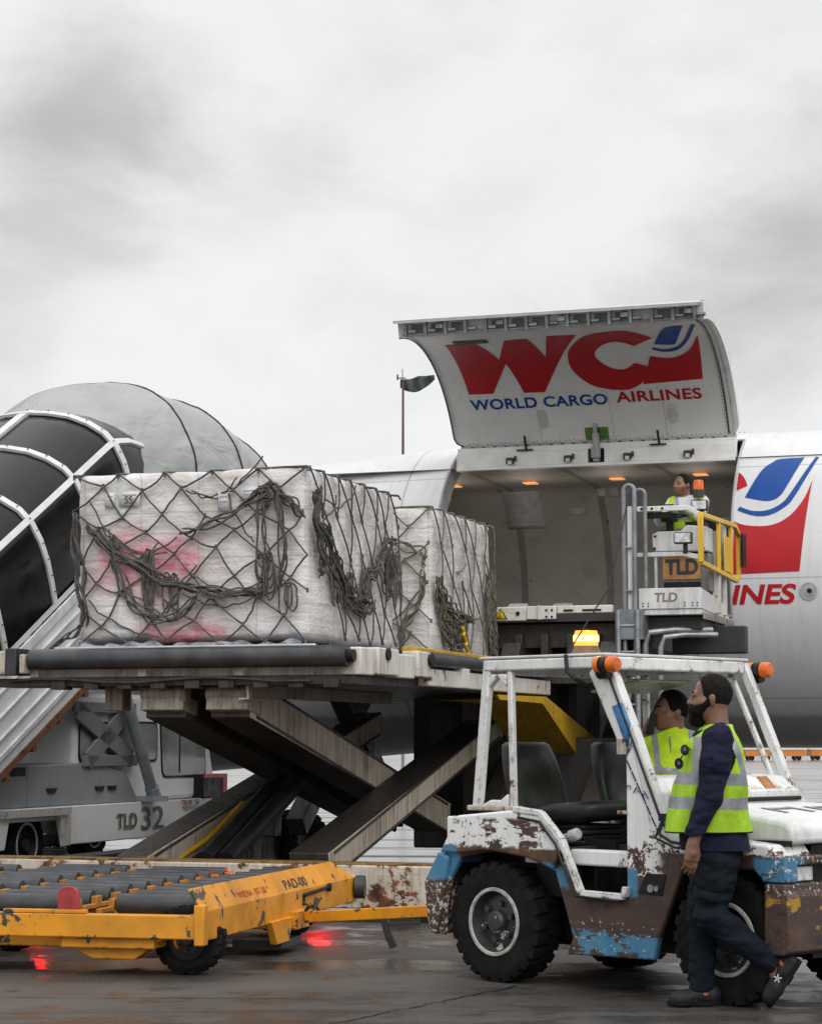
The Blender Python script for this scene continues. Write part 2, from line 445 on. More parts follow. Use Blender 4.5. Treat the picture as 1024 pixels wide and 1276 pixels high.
# ------------------------------------------------------------------ aircraft
YC, ZC, RY, RZ = 10.2, 3.25, 1.88, 1.92
X0, X1 = -1.6, 1.965                 # cargo door opening
def fsec(x):
    """radius factor and centre shift along the fuselage (nose to the left)"""
    dr = -.085 * max(0, -1.6 - x)
    if x > -6.5: return 1.0, dr
    t = min(1, (-6.5 - x) / 5.0); return max(.02, math.sqrt(max(0, 1 - t ** 2.2))), dr - .35 * t * t
def fpt(x, a, off=0.0):
    k, dz = fsec(x)
    return (x, YC + (RY + off) * k * math.cos(a), ZC + dz + (RZ + off) * k * math.sin(a))
def fus_mat():
    n = N('fuselage_white')
    X = n.xyz()
    c = n.mix(n.step(n.noise(1.3, 5), .3, .7), (.66, .665, .68), (.60, .605, .625))
    low = n.step(n.math('ADD', X[2], n.math('MULTIPLY', n.noise(2.0, 4), .1)), 1.72, 1.80, 1.0, 0.0)
    c = n.mix(low, c, (.36, .36, .365))          # bare grey belly paint
    st = n.noise(2.6, 6, .6, n.vec((5, 1, .5)))
    c = n.mix(n.math('MULTIPLY', n.step(st, .45, .7), .13), c, (.22, .21, .205))
    def seam(v, f, w):
        fr = n.math('FRACT', n.math('MULTIPLY', v, f)); return n.step(fr, w, w * 1.6, 1.0, 0.0)
    l = n.math('MAXIMUM', seam(n.math('ADD', X[0], .3), .55, .010), 0)
    l = n.math('MAXIMUM', l, seam(n.math('ADD', X[2], -3.247), .74, .007))
    c = n.mix(n.math('MULTIPLY', l, .45), c, (.12, .12, .125))
    return n.out(c, .32, .0, n.math('MULTIPLY', l, -1.0), .2, .004)
plane = thing('cargo_aircraft', 'white freight jet with its side cargo door raised behind the loader', 'aircraft', (0, YC, 0))
b = MB()
xs = sorted(set([round(-11.45 + .25 * i, 3) for i in range(21)] + [-6.5, -5.5, -4.5, -3.5, -2.5, X0, X1] + [round(X0 + (X1 - X0) * i / 12, 4) for i in range(13)] + [3, 4, 6, 8, 10, 13, 16, 20]))
A_LO, A_HI = math.pi - math.asin((2.83 - ZC) / RZ), math.pi - math.asin((5.0 - ZC) / RZ)   # door sill and top, on the near side
angs = sorted(set([2 * math.pi * i / 72 for i in range(72)] + [A_LO, A_HI]))
def fgrid():
    vs = [fpt(x, a) for x in xs for a in angs]; na = len(angs); fs = []
    for i in range(len(xs) - 1):
        for j in range(na):
            xm = (xs[i] + xs[i + 1]) / 2; a0, a1 = angs[j], angs[(j + 1) % na]; am = (a0 + a1) / 2 if a1 > a0 else a0
            if X0 < xm < X1 and A_HI < am < A_LO: continue
            j2 = (j + 1) % na
            fs.append((i * na + j, (i + 1) * na + j, (i + 1) * na + j2, i * na + j2))
    return vs, fs
b.add(*fgrid())
b.build('fuselage', fus_mat(), plane, smooth=50)
# nose gear, hidden behind the stairs and the loader
b = MB(); b.cyl((-7.6, YC, .35), (-7.6, YC, 1.9), .07); b.bar((-7.6, YC, 1.0), (-6.9, YC, 1.6), .07, .07); b.build('nose_gear_leg', M['steel'], plane)
for dy in (-.22, .22): wheel(plane, (-7.6, YC + dy, .36), .36, .22, .2, M['lightgrey'], M['darkgrey'], -1, 20, 'nose_wheel')
# frame of the opening: a rolled lip of bare metal all round
b = MB()
ring = []
na = 26
lip = [A_LO + (A_HI - A_LO) * i / na for i in range(na + 1)]
ring = [fpt(X0, a, -.0) for a in lip] + [fpt(X0 + (X1 - X0) * i / 10, A_HI) for i in range(1, 10)] + [fpt(X1, a) for a in reversed(lip)] + [fpt(X1 + (X0 - X1) * i / 10, A_LO) for i in range(1, 10)]
b.tube(ring, .016, 8, True)
for X, sgn in ((X0, 1), (X1, -1)):
    b.grid(lambda u, v: fpt(X + sgn * .02 * v, A_LO + (A_HI - A_LO) * u, -.22 * v), 26, 2)
b.grid(lambda u, v: fpt(X0 + (X1 - X0) * u, A_LO, -.25 * v), 4, 1)
b.build('door_surround', M['lightgrey'], plane, smooth=50)
# lining of the hold
def lining_mat():
    n = N('hold_lining')
    X = n.xyz()
    c = n.mix(n.step(n.noise(1.8, 5), .3, .7), (.51, .485, .445), (.44, .42, .385))
    fr = n.math('FRACT', n.math('MULTIPLY', n.math('ADD', X[0], .33), .85))
    seamw = n.step(fr, .075, .085, 1.0, 0.0)
    c = n.mix(n.math('MULTIPLY', seamw, .6), c, (.15, .13, .11))
    vz = n.new('ShaderNodeTexVoronoi'); n.t.links.new(n.vec((3.6, 0, 2.6)), vz.inputs[0]); vz.inputs['Scale'].default_value = 1; vz.inputs['Randomness'].default_value = .25
    dot = n.step(vz.outputs['Distance'], .045, .06, 1.0, 0.0)
    c = n.mix(n.math('MULTIPLY', dot, .8), c, (.06, .05, .045))
    c = n.mix(n.math('MULTIPLY', n.step(n.noise(4, 6, .65), .5, .75), .35), c, (.17, .15, .13))
    return n.out(c, .55, 0, n.noise(30, 3), .1, .004)
b = MB()
def lin(u, v):
    x = -4.5 + 10 * u
    # floor-to-ceiling on the far side, then the flat ceiling
    if v < .72:
        a = R(-16) + (R(52) - R(-16)) * v / .72; return (x, YC + 1.72 * math.cos(a), ZC + 1.86 * math.sin(a))
    t = (v - .72) / .28; a = R(52); return (x, YC + 1.72 * math.cos(a) + (8.98 - YC - 1.72 * math.cos(a)) * t, ZC + 1.86 * math.sin(a) + .02 * t)
b.grid(lin, 10, 34)
b.build('hold_lining', lining_mat(), plane, smooth=40)
b = MB(); b.add([(-4.5, YC - 1.75, 2.82), (5.5, YC - 1.75, 2.82), (5.5, YC + 1.75, 2.82), (-4.5, YC + 1.75, 2.82)], [(0, 1, 2, 3)])
for x in (-4.5, 5.5): b.add([(x, YC - 1.8, 2.8), (x, YC + 1.8, 2.8), (x, YC + 1.2, 4.9), (x, YC - 1.2, 4.9)], [(0, 1, 2, 3)])
b.build('hold_floor', M['grime'], plane)
b = MB()
for x in (-1.5, -.7, .15, 1.0, 1.8): b.box(x, x + .1, 9.0, 11.6, 2.825, 2.9)
b.build('floor_rail', M['steel'], plane)
# notices stuck on the lining
def lining_at(px_x, z, off=-.01):
    a = math.asin((z - ZC) / 1.86); return (px_x, YC + (1.72 + off) * math.cos(a), z)
def lin_panel(name, x0, x1, z0, z1, mat, slant=0.0, th=-.012):
    b = MB(); b.grid(lambda u, v: lining_at(x0 + (x1 - x0) * u + slant * v, z0 + (z1 - z0) * v, th), 2, 8)
    return b.build(name, mat, plane, solid=.003)
lin_panel('notice_board', -1.60, -1.10, 4.235, 4.73, M['paper'], 0.0)
b = MB()
for k in range(11):
    z = 4.69 - .042 * k; w = .44 - .05 * (k % 3)
    if k in (0, 4, 8): continue
    b.grid(lambda u, v: lining_at(-1.57 + w * u, z + .006 * v, -.017), 4, 1)
b.build('notice_lines', plain('faint_print', (.33, .34, .36), .6), plane)
for k, (x, tx) in enumerate(((-.316, 'A2'), (-.15, 'B2'), (.02, 'C2'), (-2.44, None))):
    lin_panel('bay_label', x, x + .125, 4.60, 4.71, M['paper'])
    b = MB()
    for x0, x1, z0, z1 in ((x, x + .125, 4.70, 4.71), (x, x + .125, 4.60, 4.61), (x, x + .01, 4.60, 4.71), (x + .115, x + .125, 4.60, 4.71)):
        b.grid(lambda u, v: lining_at(x0 + (x1 - x0) * u, z0 + (z1 - z0) * v, -.017), 1, 2)
    b.build('label_border', M['darkgrey'], plane)
    if tx: put2d('label_text', text2d(tx, .07, .01, width=.075), lambda u, v: lining_at(x + .025 + u, 4.63 + v, -.018), M['darkgrey'], plane)
lin_panel('data_plate', -.752, -.528, 4.39, 4.468, M['paper'])
for x, y in ((-2.0, 10.45), (-.965, 10.415), (.193, 10.30), (1.274, 10.2)):
    b = MB(); b.box(x - .085, x + .085, y - .09, y + .09, 4.688, 4.704); hl0 = b.build('hold_light', M['warm'], plane, .004)
    lp = bpy.data.objects.new('hold_lamp', bpy.data.lights.new('hold_lamp', 'POINT')); lp.data.energy = 3.2; lp.data.color = (1, .88, .76); lp.data.shadow_soft_size = .3
    lp.location = (x, y - YC - .25, 4.40); lp.parent = plane; C.objects.link(lp)
# lintel with its latch boxes, hinge strip and actuator
b = MB()
for k in range(3):
    xa, xb = X0 + .09, X1 - .04
    segs = ((xa, .14), (.34, xb)) if k == 1 else ((xa, xb),)
    z0, z1, y0 = ((4.700, 4.742, 8.955), (4.745, 4.915, 8.985), (4.918, 4.985, 9.02))[k]
    for p, q in segs: b.box(p, q, y0, y0 + .12, z0, z1)
b.build('lintel', plain('lintel_white', (.74, .745, .72), .4, var=.08), plane, .006)
b = MB(); b.box(.14, .34, 9.06, 9.1, 4.74, 4.92); b.build('actuator_bay', M['black'], plane)
b = MB(); b.cyl((.24, 9.02, 4.76), (.235, 9.0, 5.10), .045, 14); b.cyl((.24, 8.98, 4.80), (.24, 8.97, 4.93), .06, 14); b.bar((.235, 9.0, 5.02), (.235, 8.98, 5.22), .05, .05); b.build('door_actuator', M['lightgrey'], plane, .004)
for x in (-.824, -.101, .63, 1.359):
    b = MB(); b.box(x - .045, x + .045, 8.93, 8.99, 4.765, 4.84); b.box(x + .05, x + .075, 8.95, 8.99, 4.80, 4.86); lb = b.build('latch_box', M['darkgrey'], plane, .004)
    b = MB(); b.box(x - .02, x + .03, 8.922, 8.94, 4.757, 4.80); b.build('latch_lamp', M['lamp'], lb)
for x in (-.62, 1.02):
    b = MB(); b.box(x - .12, x + .08, 8.95, 8.99, 4.922, 4.938); b.bar((x, 8.97, 4.92), (x - .02, 8.95, 5.10), .022, .022); b.build('door_strut', M['black'], plane)
b = MB(); b.cyl((X0 + .12, 9.10, 5.0), (X1 - .05, 9.10, 5.0), .035, 14)
for k in range(24):
    x = X0 + .15 + k * .142; b.cyl((x, 9.10, 5.0), (x + .10, 9.10, 5.0), .044, 12)
b.build('hinge', M['lightgrey'], plane, smooth=40)

# raised cargo door: arc in the y-z plane about DC
DC, DR, DA0, DA1 = (7.389, 4.192), 1.95, .4440, 1.8243
def dpt(x, s, off=.07):
    """point on the door's lined inner face: x along it, s metres up from the hinge"""
    a = DA0 + s / (DR - .07); r = DR - off
    return (x, DC[0] + r * math.cos(a), DC[1] + r * math.sin(a))
DS = (DA1 - DA0) * (DR - .07)
DX0, DX1 = -1.56, 1.965
def door_mat():
    n = N('door_lining'); X = n.xyz()
    c = n.mix(n.step(n.noise(1.6, 5), .3, .7), (.74, .745, .725), (.68, .685, .67))
    ge = n.noise(5, 6, .65)
    c = n.mix(n.math('MULTIPLY', n.step(ge, .48, .75), .14), c, (.26, .25, .23))
    return n.out(c, .40, 0, n.noise(3, 4), .08, .01)
door = MB()
def rr(u, v):          # rounded corners towards the hinge
    s = DS * v
    k = 0
    if s < .16: k = .16 - math.sqrt(max(0, .16 ** 2 - (.16 - s) ** 2))
    return DX0 + k + (DX1 - DX0 - 2 * k) * u, s
door.grid(lambda u, v: dpt(*rr(u, v)), 24, 44)
dl = door.build('cargo_door', door_mat(), plane, smooth=60)
b = MB()
b.grid(lambda u, v: dpt(rr(u, v)[0], rr(u, v)[1], -.05), 24, 44)          # outer skin
for U in (0, 1):
    b.grid(lambda u, v: dpt(rr(U, v)[0], rr(U, v)[1], .07 - .12 * u), 2, 44)
b.grid(lambda u, v: dpt(rr(u, 0)[0], 0, .07 - .12 * v), 24, 2)
b.build('outer_skin', plain('door_skin', (.60, .605, .60), .35, var=.06), dl, smooth=50)
for xa, xb in ((DX0, DX0 + .03), (DX1 - .10, DX1)):      # rim standing proud of the lining along both sides
    b = MB()
    def rim(u, v):
        s = DS * (.02 + .98 * v); x, _ = rr(0 if xa < 0 else 1, .02 + .98 * v)
        xx = x + (xb - xa) * (u if xa < 0 else u - 1); return dpt(xx, s, .074 if 0 < u < 1 else .05)
    b.grid(rim, 4, 40)
    b.build('door_rim', plain('rim_paint', (.56, .565, .55), .4), dl, smooth=60)
# seal along the edges
b = MB()
b.tube([dpt(DX0 + .005 + (0 if s > .16 else .16 - math.sqrt(.16 ** 2 - (.16 - s) ** 2)), s, .085) for s in [DS * i / 40 for i in range(41)]], .008, 8)
b.tube([dpt(DX1 - .125, s, .08) for s in [.05 + (DS - .3) * i / 40 for i in range(41)]], .010, 8)
b.tube([dpt(DX0 + .16 + (DX1 - DX0 - .32) * i / 10, .0, .085) for i in range(11)], .016, 8)
b.build('seal', M['darkgrey'], dl)
# latches along the free edge, under the lip of the outer skin
b = MB()
b.grid(lambda u, v: dpt(DX0 + (DX1 - DX0) * u, DS + .004 * v, .072 - .19 * v), 20, 3)
b.grid(lambda u, v: dpt(DX0 + (DX1 - DX0) * u, DS - .05 + .055 * v, .078), 20, 2)
b.build('latch_beam', plain('latch_beam', (.50, .51, .50), .4, var=.15), dl, smooth=30)
b = MB()
def lip(s, off): return [dpt(DX0 - .07 + (DX1 - DX0 + .07) * i / 20, s, off) for i in range(21)]
for (s0, o0), (s1, o1) in (((DS - .30, -.10), (DS + .13, -.10)), ((DS + .13, -.10), (DS + .13, -.135)), ((DS + .13, -.135), (DS - .30, -.135))):
    b.grid(lambda u, v: dpt(DX0 - .01 + (DX1 - DX0 - .02) * u, s0 + (s1 - s0) * v, o0 + (o1 - o0) * v), 20, 2)
b.build('skin_lip', plain('lip_grey', (.50, .51, .51), .4, var=.1), dl, smooth=30)
b = MB()
for k in range(15):
    x = DX0 + .10 + k * .238
    b.bar(dpt(x, DS + .035, .06), dpt(x, DS + .035, -.09), .035, .05); b.cyl(dpt(x + .03, DS + .03, .01), dpt(x + .12, DS + .03, .01), .022, 10)
    if k % 3 == 1: b.bar(dpt(x + .13, DS + .03, -.03), dpt(x + .21, DS + .03, -.03), .06, .05)
b.tube([dpt(DX0 + .05 + (DX1 - DX0 - .1) * i / 12, DS + .015, .045) for i in range(13)], .013, 8)
b.build('latch', M['steel'], dl, smooth=30)
slotm = plain('slot_grey', (.13, .13, .125), .5)
for k in range(14):
    x = DX0 + .16 + k * .238
    if k % 4 != 3: b = MB(); b.grid(lambda u, v: dpt(x + .15 * u, DS + .0065, .035 - .10 * v), 2, 1); b.build('latch_slot', slotm, dl)
# rivets
b = MB()
def rivet(x, s, r=.0075):
    c = Vector(dpt(x, s, .078)); b.add([dpt(x + r * math.cos(a), s + r * math.sin(a), .0735) for a in [i * math.pi / 3 for i in range(6)]], [tuple(range(6))])
for k in range(60): rivet(DX0 + .19 + k * .0575, .05)
for k in range(46):
    rivet(DX0 + .05, .2 + k * .048); rivet(DX1 - .155, .2 + k * .048)
for x in (-.45, .45, 1.1):
    for k in range(16): rivet(x, .08 + k * .04)
for k in range(30): rivet(DX0 + .2 + k * .11, .70)
b.build('rivet', plain('rivet_heads', (.16, .16, .15), .5), dl, smooth=0)['kind'] = 'stuff'
for x in (-.398, 1.198):
    lp = [(x + .055 * (abs(math.cos(t)) ** .6) * (1 if math.cos(t) > 0 else -1), .345 + .125 * (abs(math.sin(t)) ** .6) * (1 if math.sin(t) > 0 else -1)) for t in [i * math.pi / 16 for i in range(32)]]
    b = MB(); b.add([dpt(u, v, .082) for u, v in lp] + [dpt(u, v, .07) for u, v in lp], [tuple(range(32))] + [(i, (i + 1) % 32, 32 + (i + 1) % 32, 32 + i) for i in range(32)])
    b.build('access_panel', plain('panel_grey', (.50, .505, .50), .5), dl)
b = MB(); b.grid(lambda u, v: dpt(.10 + .29 * u, .03 + .17 * v, .0745), 2, 4); b.build('bracket_bay', M['green'], dl)
b = MB(); b.bar(dpt(.245, .0, .09), dpt(.245, .19, .085), .06, .05); b.build('bracket_link', M['darkgrey'], dl)
b = MB(); b.grid(lambda u, v: dpt(-1.14 + .42 * u, 1.78 + .13 * v, .076), 1, 2); vent = b.build('vent', M['green'], dl)
b = MB()
for k in range(9): b.grid(lambda u, v: dpt(-1.135 + .41 * (k + .2 * u) / 9, 1.79 + .11 * v, .079), 1, 1)
for k in range(3): b.grid(lambda u, v: dpt(-1.135 + .41 * u, 1.80 + .04 * k + .012 * v, .080), 1, 1)
b.build('vent_bar', M['darkgrey'], vent)
# airline emblem and name on the lining
W_ = [(-1.261, 1.791), (-.875, 1.775), (-.70, 1.33), (-.50, 1.824), (-.258, 1.849), (-.125, 1.335), (.045, 1.885), (.36, 1.885), (.24, 1.70), (.155, 1.50), (.02, 1.15), (-.299, .728), (-.558, .733), (-.62, 1.22), (-.939, .741), (-1.247, .749)]
W_ = [(-1.261, 1.791), (-.881, 1.755), (-.722, 1.337), (-.53, 1.824), (-.258, 1.849), (-.155, 1.335), (-.003, 1.898), (.346, 1.878), (.20, 1.62), (.104, 1.457), (-.12, 1.05), (-.299, .728), (-.558, .733), (-.662, 1.25), (-.939, .741), (-1.247, .749)]
Cc = [(1.185, 1.645), (1.017, 1.84), (.829, 1.933), (.468, 1.846), (.19, 1.521), (.101, 1.262), (.124, 1.025), (.292, .80), (.575, .705), (.817, .738), (1.074, .967), (.992, 1.075), (.874, 1.131), (.72, 1.030), (.554, 1.085), (.437, 1.28), (.489, 1.451), (.639, 1.582), (.79, 1.591), (.935, 1.475)]
for nm, loops, mt in (('logo_letter', [W_], 'red'), ('logo_letter', [curve_pts(Cc, 6, (0, 10, 11, 12, 19))], 'red'),
                      ('logo_letter', [curve_pts([(.906, .772), (1.08, 1.243), (1.241, 1.193), (1.392, 1.207), (1.565, 1.342), (1.714, 1.66), (1.621, .808)], 6, (0, 1, 5, 6))], 'red'),
                      ('logo_leaf', [curve_pts([(1.173, 1.489), (1.332, 1.847), (1.444, 1.983), (1.614, 2.009), (1.447, 1.535), (1.377, 1.457)], 6, (0, 3))], 'blue'),
                      ('logo_stroke', [curve_pts([(1.128, 1.378), (1.264, 1.312), (1.441, 1.355), (1.602, 1.59), (1.758, 2.027), (1.713, 2.037), (1.559, 1.604), (1.431, 1.415), (1.273, 1.365), (1.145, 1.421)], 6, (0, 4, 5, 9))], 'blue')):
    put2d(nm, shape2d(loops, 20), lambda u, v: dpt(u, v, .0765), M[mt], dl)
put2d('airline_name', text2d('WORLD CARGO', .21, .026, 0, 1.70, 5, 1.06), lambda u, v: dpt(-1.262 + u, .512 + v, .0765), M['blue'], dl)
put2d('airline_name', text2d('AIRLINES', .21, .026, 0, 1.03, 5, 1.06), lambda u, v: dpt(.546 + u, .527 + v, .0765), M['red'], dl)
# the same emblem, larger, on the fuselage beside the door
def fz(u, z, off=.004):
    a = math.pi - math.asin(max(-1, min(1, (z - ZC) / RZ))); return fpt(u, a, off)
for nm, lp, mt, cr in (('fuselage_logo', [(1.992, 4.535), (2.035, 4.499), (2.085, 4.43), (2.115, 4.356), (1.992, 4.298)], 'red', (0, 3, 4)),
                   ('fuselage_logo', [(1.992, 3.925), (2.121, 3.877), (2.341, 3.859), (2.514, 3.899), (2.663, 4.007), (2.786, 4.186), (2.862, 4.40), (2.749, 3.325), (1.992, 3.306)], 'red', (0, 6, 7, 8)),
                   ('logo_leaf', [(2.098, 4.211), (2.253, 4.539), (2.374, 4.652), (2.458, 4.691), (2.735, 4.70), (2.56, 4.311), (2.48, 4.197), (2.372, 4.159), (2.239, 4.178)], 'blue', (0, 4)),
                   ('logo_stroke', [(2.045, 4.101), (2.202, 4.045), (2.378, 4.051), (2.527, 4.126), (2.629, 4.261), (2.866, 4.703), (2.905, 4.695), (2.676, 4.213), (2.552, 4.068), (2.38, 3.985), (2.204, 3.99), (2.021, 4.056)], 'blue', (0, 5, 6, 11))):
    put2d(nm, shape2d([curve_pts(lp, 6, cr)], 18), lambda u, v: fz(u, v), M[mt], plane)
put2d('fuselage_name', text2d('INES', .30, .032, .20, .745, 5, 1.0), lambda u, v: fz(1.965 + u, 2.97 + v), M['red'], plane)
b = MB()
def disc(b, x, z, r0, r1, off, n=28):
    vs = [fz(x + r * math.cos(a), z + r * math.sin(a), off) for r in (r0, r1) for a in [2 * math.pi * i / n for i in range(n)]]
    b.add(vs, [(i, (i + 1) % n, n + (i + 1) % n, n + i) for i in range(n)])
disc(b, 2.845, 3.096, .075, .10, .012); pt = b.build('service_port', M['lightgrey'], plane)
b = MB(); disc(b, 2.845, 3.096, .045, .075, .006); disc(b, 2.845, 3.096, .0, .045, .003); b.build('port_socket', M['chrome'], pt)
b = MB(); disc(b, 2.855, 3.10, .0, .028, .008); b.build('port_valve', M['black'], pt)
# ------------------------------------------------------------------ cargo loader
ld = thing('cargo_loader', 'white rusty scissor lift cargo loader carrying two netted pallets up to the open aircraft door', 'cargo loader', (-.9, 2.6, 0))
b = MB(); b.box(-2.9, 1.35, -.36, -.10, .11, .445); b.build('rear_beam', paint('rear_beam', (.56, .53, .46), .62, 4.2, .5, (.16, .10, .04), .5, second=(.42, .26, .02), second_amt=.0), ld, .012)
b = MB(); b.box(-2.9, 1.30, -.34, -.13, .448, .462); b.build('beam_cap', paint('beam_cap', (.30, .20, .05), .7, 6, .8), ld)
b = MB(); b.cyl((.50, -.375, .27), (.50, -.36, .27), .085, 24); tl = b.build('tail_light', M['black'], ld)
b = MB(); b.lathe([(.085, -.39), (.10, -.385), (.10, -.36)], (.50, 0, .27)); b.build('lamp_ring', M['white'], tl)
for x, z in ((.27, .36), (-2.19, .22)):
    b = MB(); b.box(x - .09, x + .09, -.42, -.37, z - .06, z + .06); q = b.build('tail_light', M['black'], ld, .008)
    b = MB(); b.box(x - .075, x + .075, -.43, -.421, z - .04, z + .04); b.build('lit_lens', M['redlamp'], q, .004)
for x in (-2.6, .95):
    b = MB(); b.box(x - .15, x + .15, -.28, 6.9, .14, .40); b.build('chassis_rail', M['grime'], ld, .01)
b = MB(); b.box(.0, 1.1, 5.2, 7.3, .25, .75); b.box(-.35, 1.15, 6.3, 7.5, .2, 1.45); b.box(-.2, .6, 6.6, 7.6, 1.4, 2.1); b.box(-1.25, -.3, 6.5, 6.9, .25, 2.2); b.box(-1.0, -.5, 6.3, 6.5, 1.2, 1.8); b.build('engine_housing', M['grime'], ld, .02)
for x in (-2.5, .9):
    b = MB(); b.box(x - .12, x + .12, -.30, -.16, .0, .04); b.cyl((x, -.23, .04), (x, -.23, .2), .04, 12); b.build('stabiliser_foot', M['grime'], ld, .006)
for x, y in ((-2.65, 5.7), (.95, 5.7), (-2.65, 6.6), (.95, 6.6)):
    wheel(ld, (x, y, .33), .33, .25, .19, M['lightgrey'], M['darkgrey'], 1 if x < 0 else -1, 20)
# platform
PX0, PX1, PY0, PY1 = -2.33, .52, -.3, 5.55
b = MB(); b.box(PX0, PX1, PY0 + .1, PY1, 2.02, 2.085); b.build('platform_deck', M['grime'], ld)
b = MB(); b.box(PX0, PX1, PY0 + .05, PY0 + .13, 1.93, 2.03)
for x in (-2.33, -1.35, -.5, .44): b.box(x, x + .08, PY0 - .04, PY0 + .06, 1.93, 2.05)
b.build('end_frame', paint('end_frame', (.46, .44, .40), .4, 5, .6), ld, .006)
b = MB(); b.box(PX0 - .35, PX1, PY0 - .02, PY0 + .4, 1.855, 1.925)
for k in range(9): b.box(PX0 + .2 + k * .3, PX0 + .33 + k * .3, PY0 - .05, PY0 + .1, 1.83, 1.90)
b.box(PX0 + .05, PX1 - .05, PY0 + .3, PY1, 1.86, 1.99)
b.tube([(PX0 - .2 + .3 * i, PY0 - .06, 1.90 + .02 * math.sin(i * 1.3)) for i in range(10)], .015, 6)
b.build('under_frame', M['armdark'], ld, .006)
b = MB(); b.cyl((-2.29, -.38, 2.078), (.49, -.38, 2.078), .086, 28); r_ = b.build('end_roller', M['roller'], ld, smooth=40)
for x in (-2.315, .515):
    b = MB(); b.cyl((x - .03, -.38, 2.078), (x + .03, -.38, 2.078), .05, 16); b.build('roller_bearing', M['black'], r_)
b = MB(); b.box(-2.98, -2.50, -.44, -.1, 1.955, 2.15); b.box(-2.36, -2.31, -.47, -.30, 1.96, 2.12); b.build('corner_block', paint('corner_block', (.50, .46, .38), .55, 8, .6), ld, .012)
b = MB(); b.box(-2.50, -2.40, -.45, -.2, 1.95, 2.17); b.build('corner_strap', M['darkgrey'], ld, .004)
# right edge of the platform: guide blocks, side roller, yellow kerb
b = MB()
b.box(.40, .57, -.30, .02, 1.93, 2.15); b.box(.40, .60, .03, .55, 1.94, 2.16); b.box(.44, .57, .56, 1.05, 1.93, 2.13); b.box(.45, .60, 1.06, 1.40, 1.95, 2.17)
b.box(.47, .58, 1.42, 5.5, 1.88, 2.03); b.box(.47, .62, 2.3, 2.5, 1.88, 2.06)
b.build('side_guide', M['whiterust'], ld, .012)
b = MB(); b.cyl((.62, .25, 2.11), (.585, .25, 2.11), .05, 16); b.cyl((.63, 1.36, 2.10), (.585, 1.36, 2.10), .055, 16); b.build('guide_pin', M['black'], ld)
b = MB(); b.cyl((.57, 1.42, 2.115), (.57, 5.4, 2.115), .062, 20); b.build('side_roller', M['roller'], ld, smooth=40)
b = MB(); b.box(.40, .50, 1.2, 5.5, 2.10, 2.215); b.build('side_kerb', M['yellow2'], ld, .006)
b = MB()
for i in range(18): b.cyl((-2.2, .05 + i * .3, 2.10), (.38, .05 + i * .3, 2.10), .032, 12)
b.build('deck_roller', M['roller'], ld)
# scissor arms, two pairs
def arm(x0, x1, y0, z0, y1, z1, h, mat, cap):
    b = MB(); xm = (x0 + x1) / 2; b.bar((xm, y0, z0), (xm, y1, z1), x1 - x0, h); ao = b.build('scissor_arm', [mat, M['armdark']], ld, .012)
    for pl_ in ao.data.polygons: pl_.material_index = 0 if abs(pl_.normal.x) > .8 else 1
    for dz in (-h / 2, h / 2):
        b = MB(); b.bar((x1 + .003, y0 + .1, z0 + dz * .93), (x1 + .003, y1 - .1, z1 + dz * .93), .012, .022); b.build('arm_weld', M['armdark'], ao)
    if cap:
        b = MB()
        b.cyl((x0 - .02, y0 - .03, z0 + .05), (x1 + .02, y0 - .03, z0 + .05), .075, 20); b.bar(((x0 + x1) / 2, y0 - .10, z0 - .02), ((x0 + x1) / 2, y0 + .2, z0 - .07), x1 - x0 + .02, .13)
        b.build('arm_shoe', paint('arm_shoe', (.34, .31, .26), .3, 6, .8), ld, .01)
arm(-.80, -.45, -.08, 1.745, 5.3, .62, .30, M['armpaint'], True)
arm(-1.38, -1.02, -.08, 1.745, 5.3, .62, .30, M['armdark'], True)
arm(-.44, -.08, .75, .37, 6.0, 1.56, .22, M['armpaint'], False)
arm(-1.72, -1.43, .1, .34, 6.0, 1.60, .25, M['armpaint'], False)
b = MB(); b.cyl((-1.95, 3.6, 1.0), (-.2, 3.6, 1.0), .07, 20); b.build('centre_pin', M['darkgrey'], ld)
b = MB(); b.box(-1.78, -1.62, -.05, .12, 1.66, 1.86); b.box(-.46, -.40, -.2, 3.3, 1.76, 1.90)
b.build('arm_track', paint('arm_track', (.26, .22, .18), .3, 4, .8), ld, .008)
b = MB(); b.tube([(-.43, -.2, 1.90), (-.43, -.22, 1.84), (-.42, -.22, 1.75), (-.5, -.22, 1.745)], .012, 8); b.build('pipe', M['whiterust'], ld)
for x, y, q in ((-1.15, .5, 0), (-.98, .55, 0)):
    b = MB(); b.cyl((x, y + .1, .40), (x, y + 1.55, .95), .085, 18); b.cyl((x, y + 1.5, .93), (x, y + 2.3, 1.25), .05, 16); b.build('lift_cylinder', M['black'], ld)
b = MB(); b.tube([(-1.45, .5, .35), (-1.4, 1.2, .55), (-1.35, 1.9, .85)], .022, 8); b.build('hose', M['yellow2'], ld)
for y, z in ((3.6, .86), (1.6, 1.36)):
    b = MB(); b.box(-1.36, -.47, y, y + .15, z, z + .15); b.build('cross_tie', M['armdark'], ld, .01)
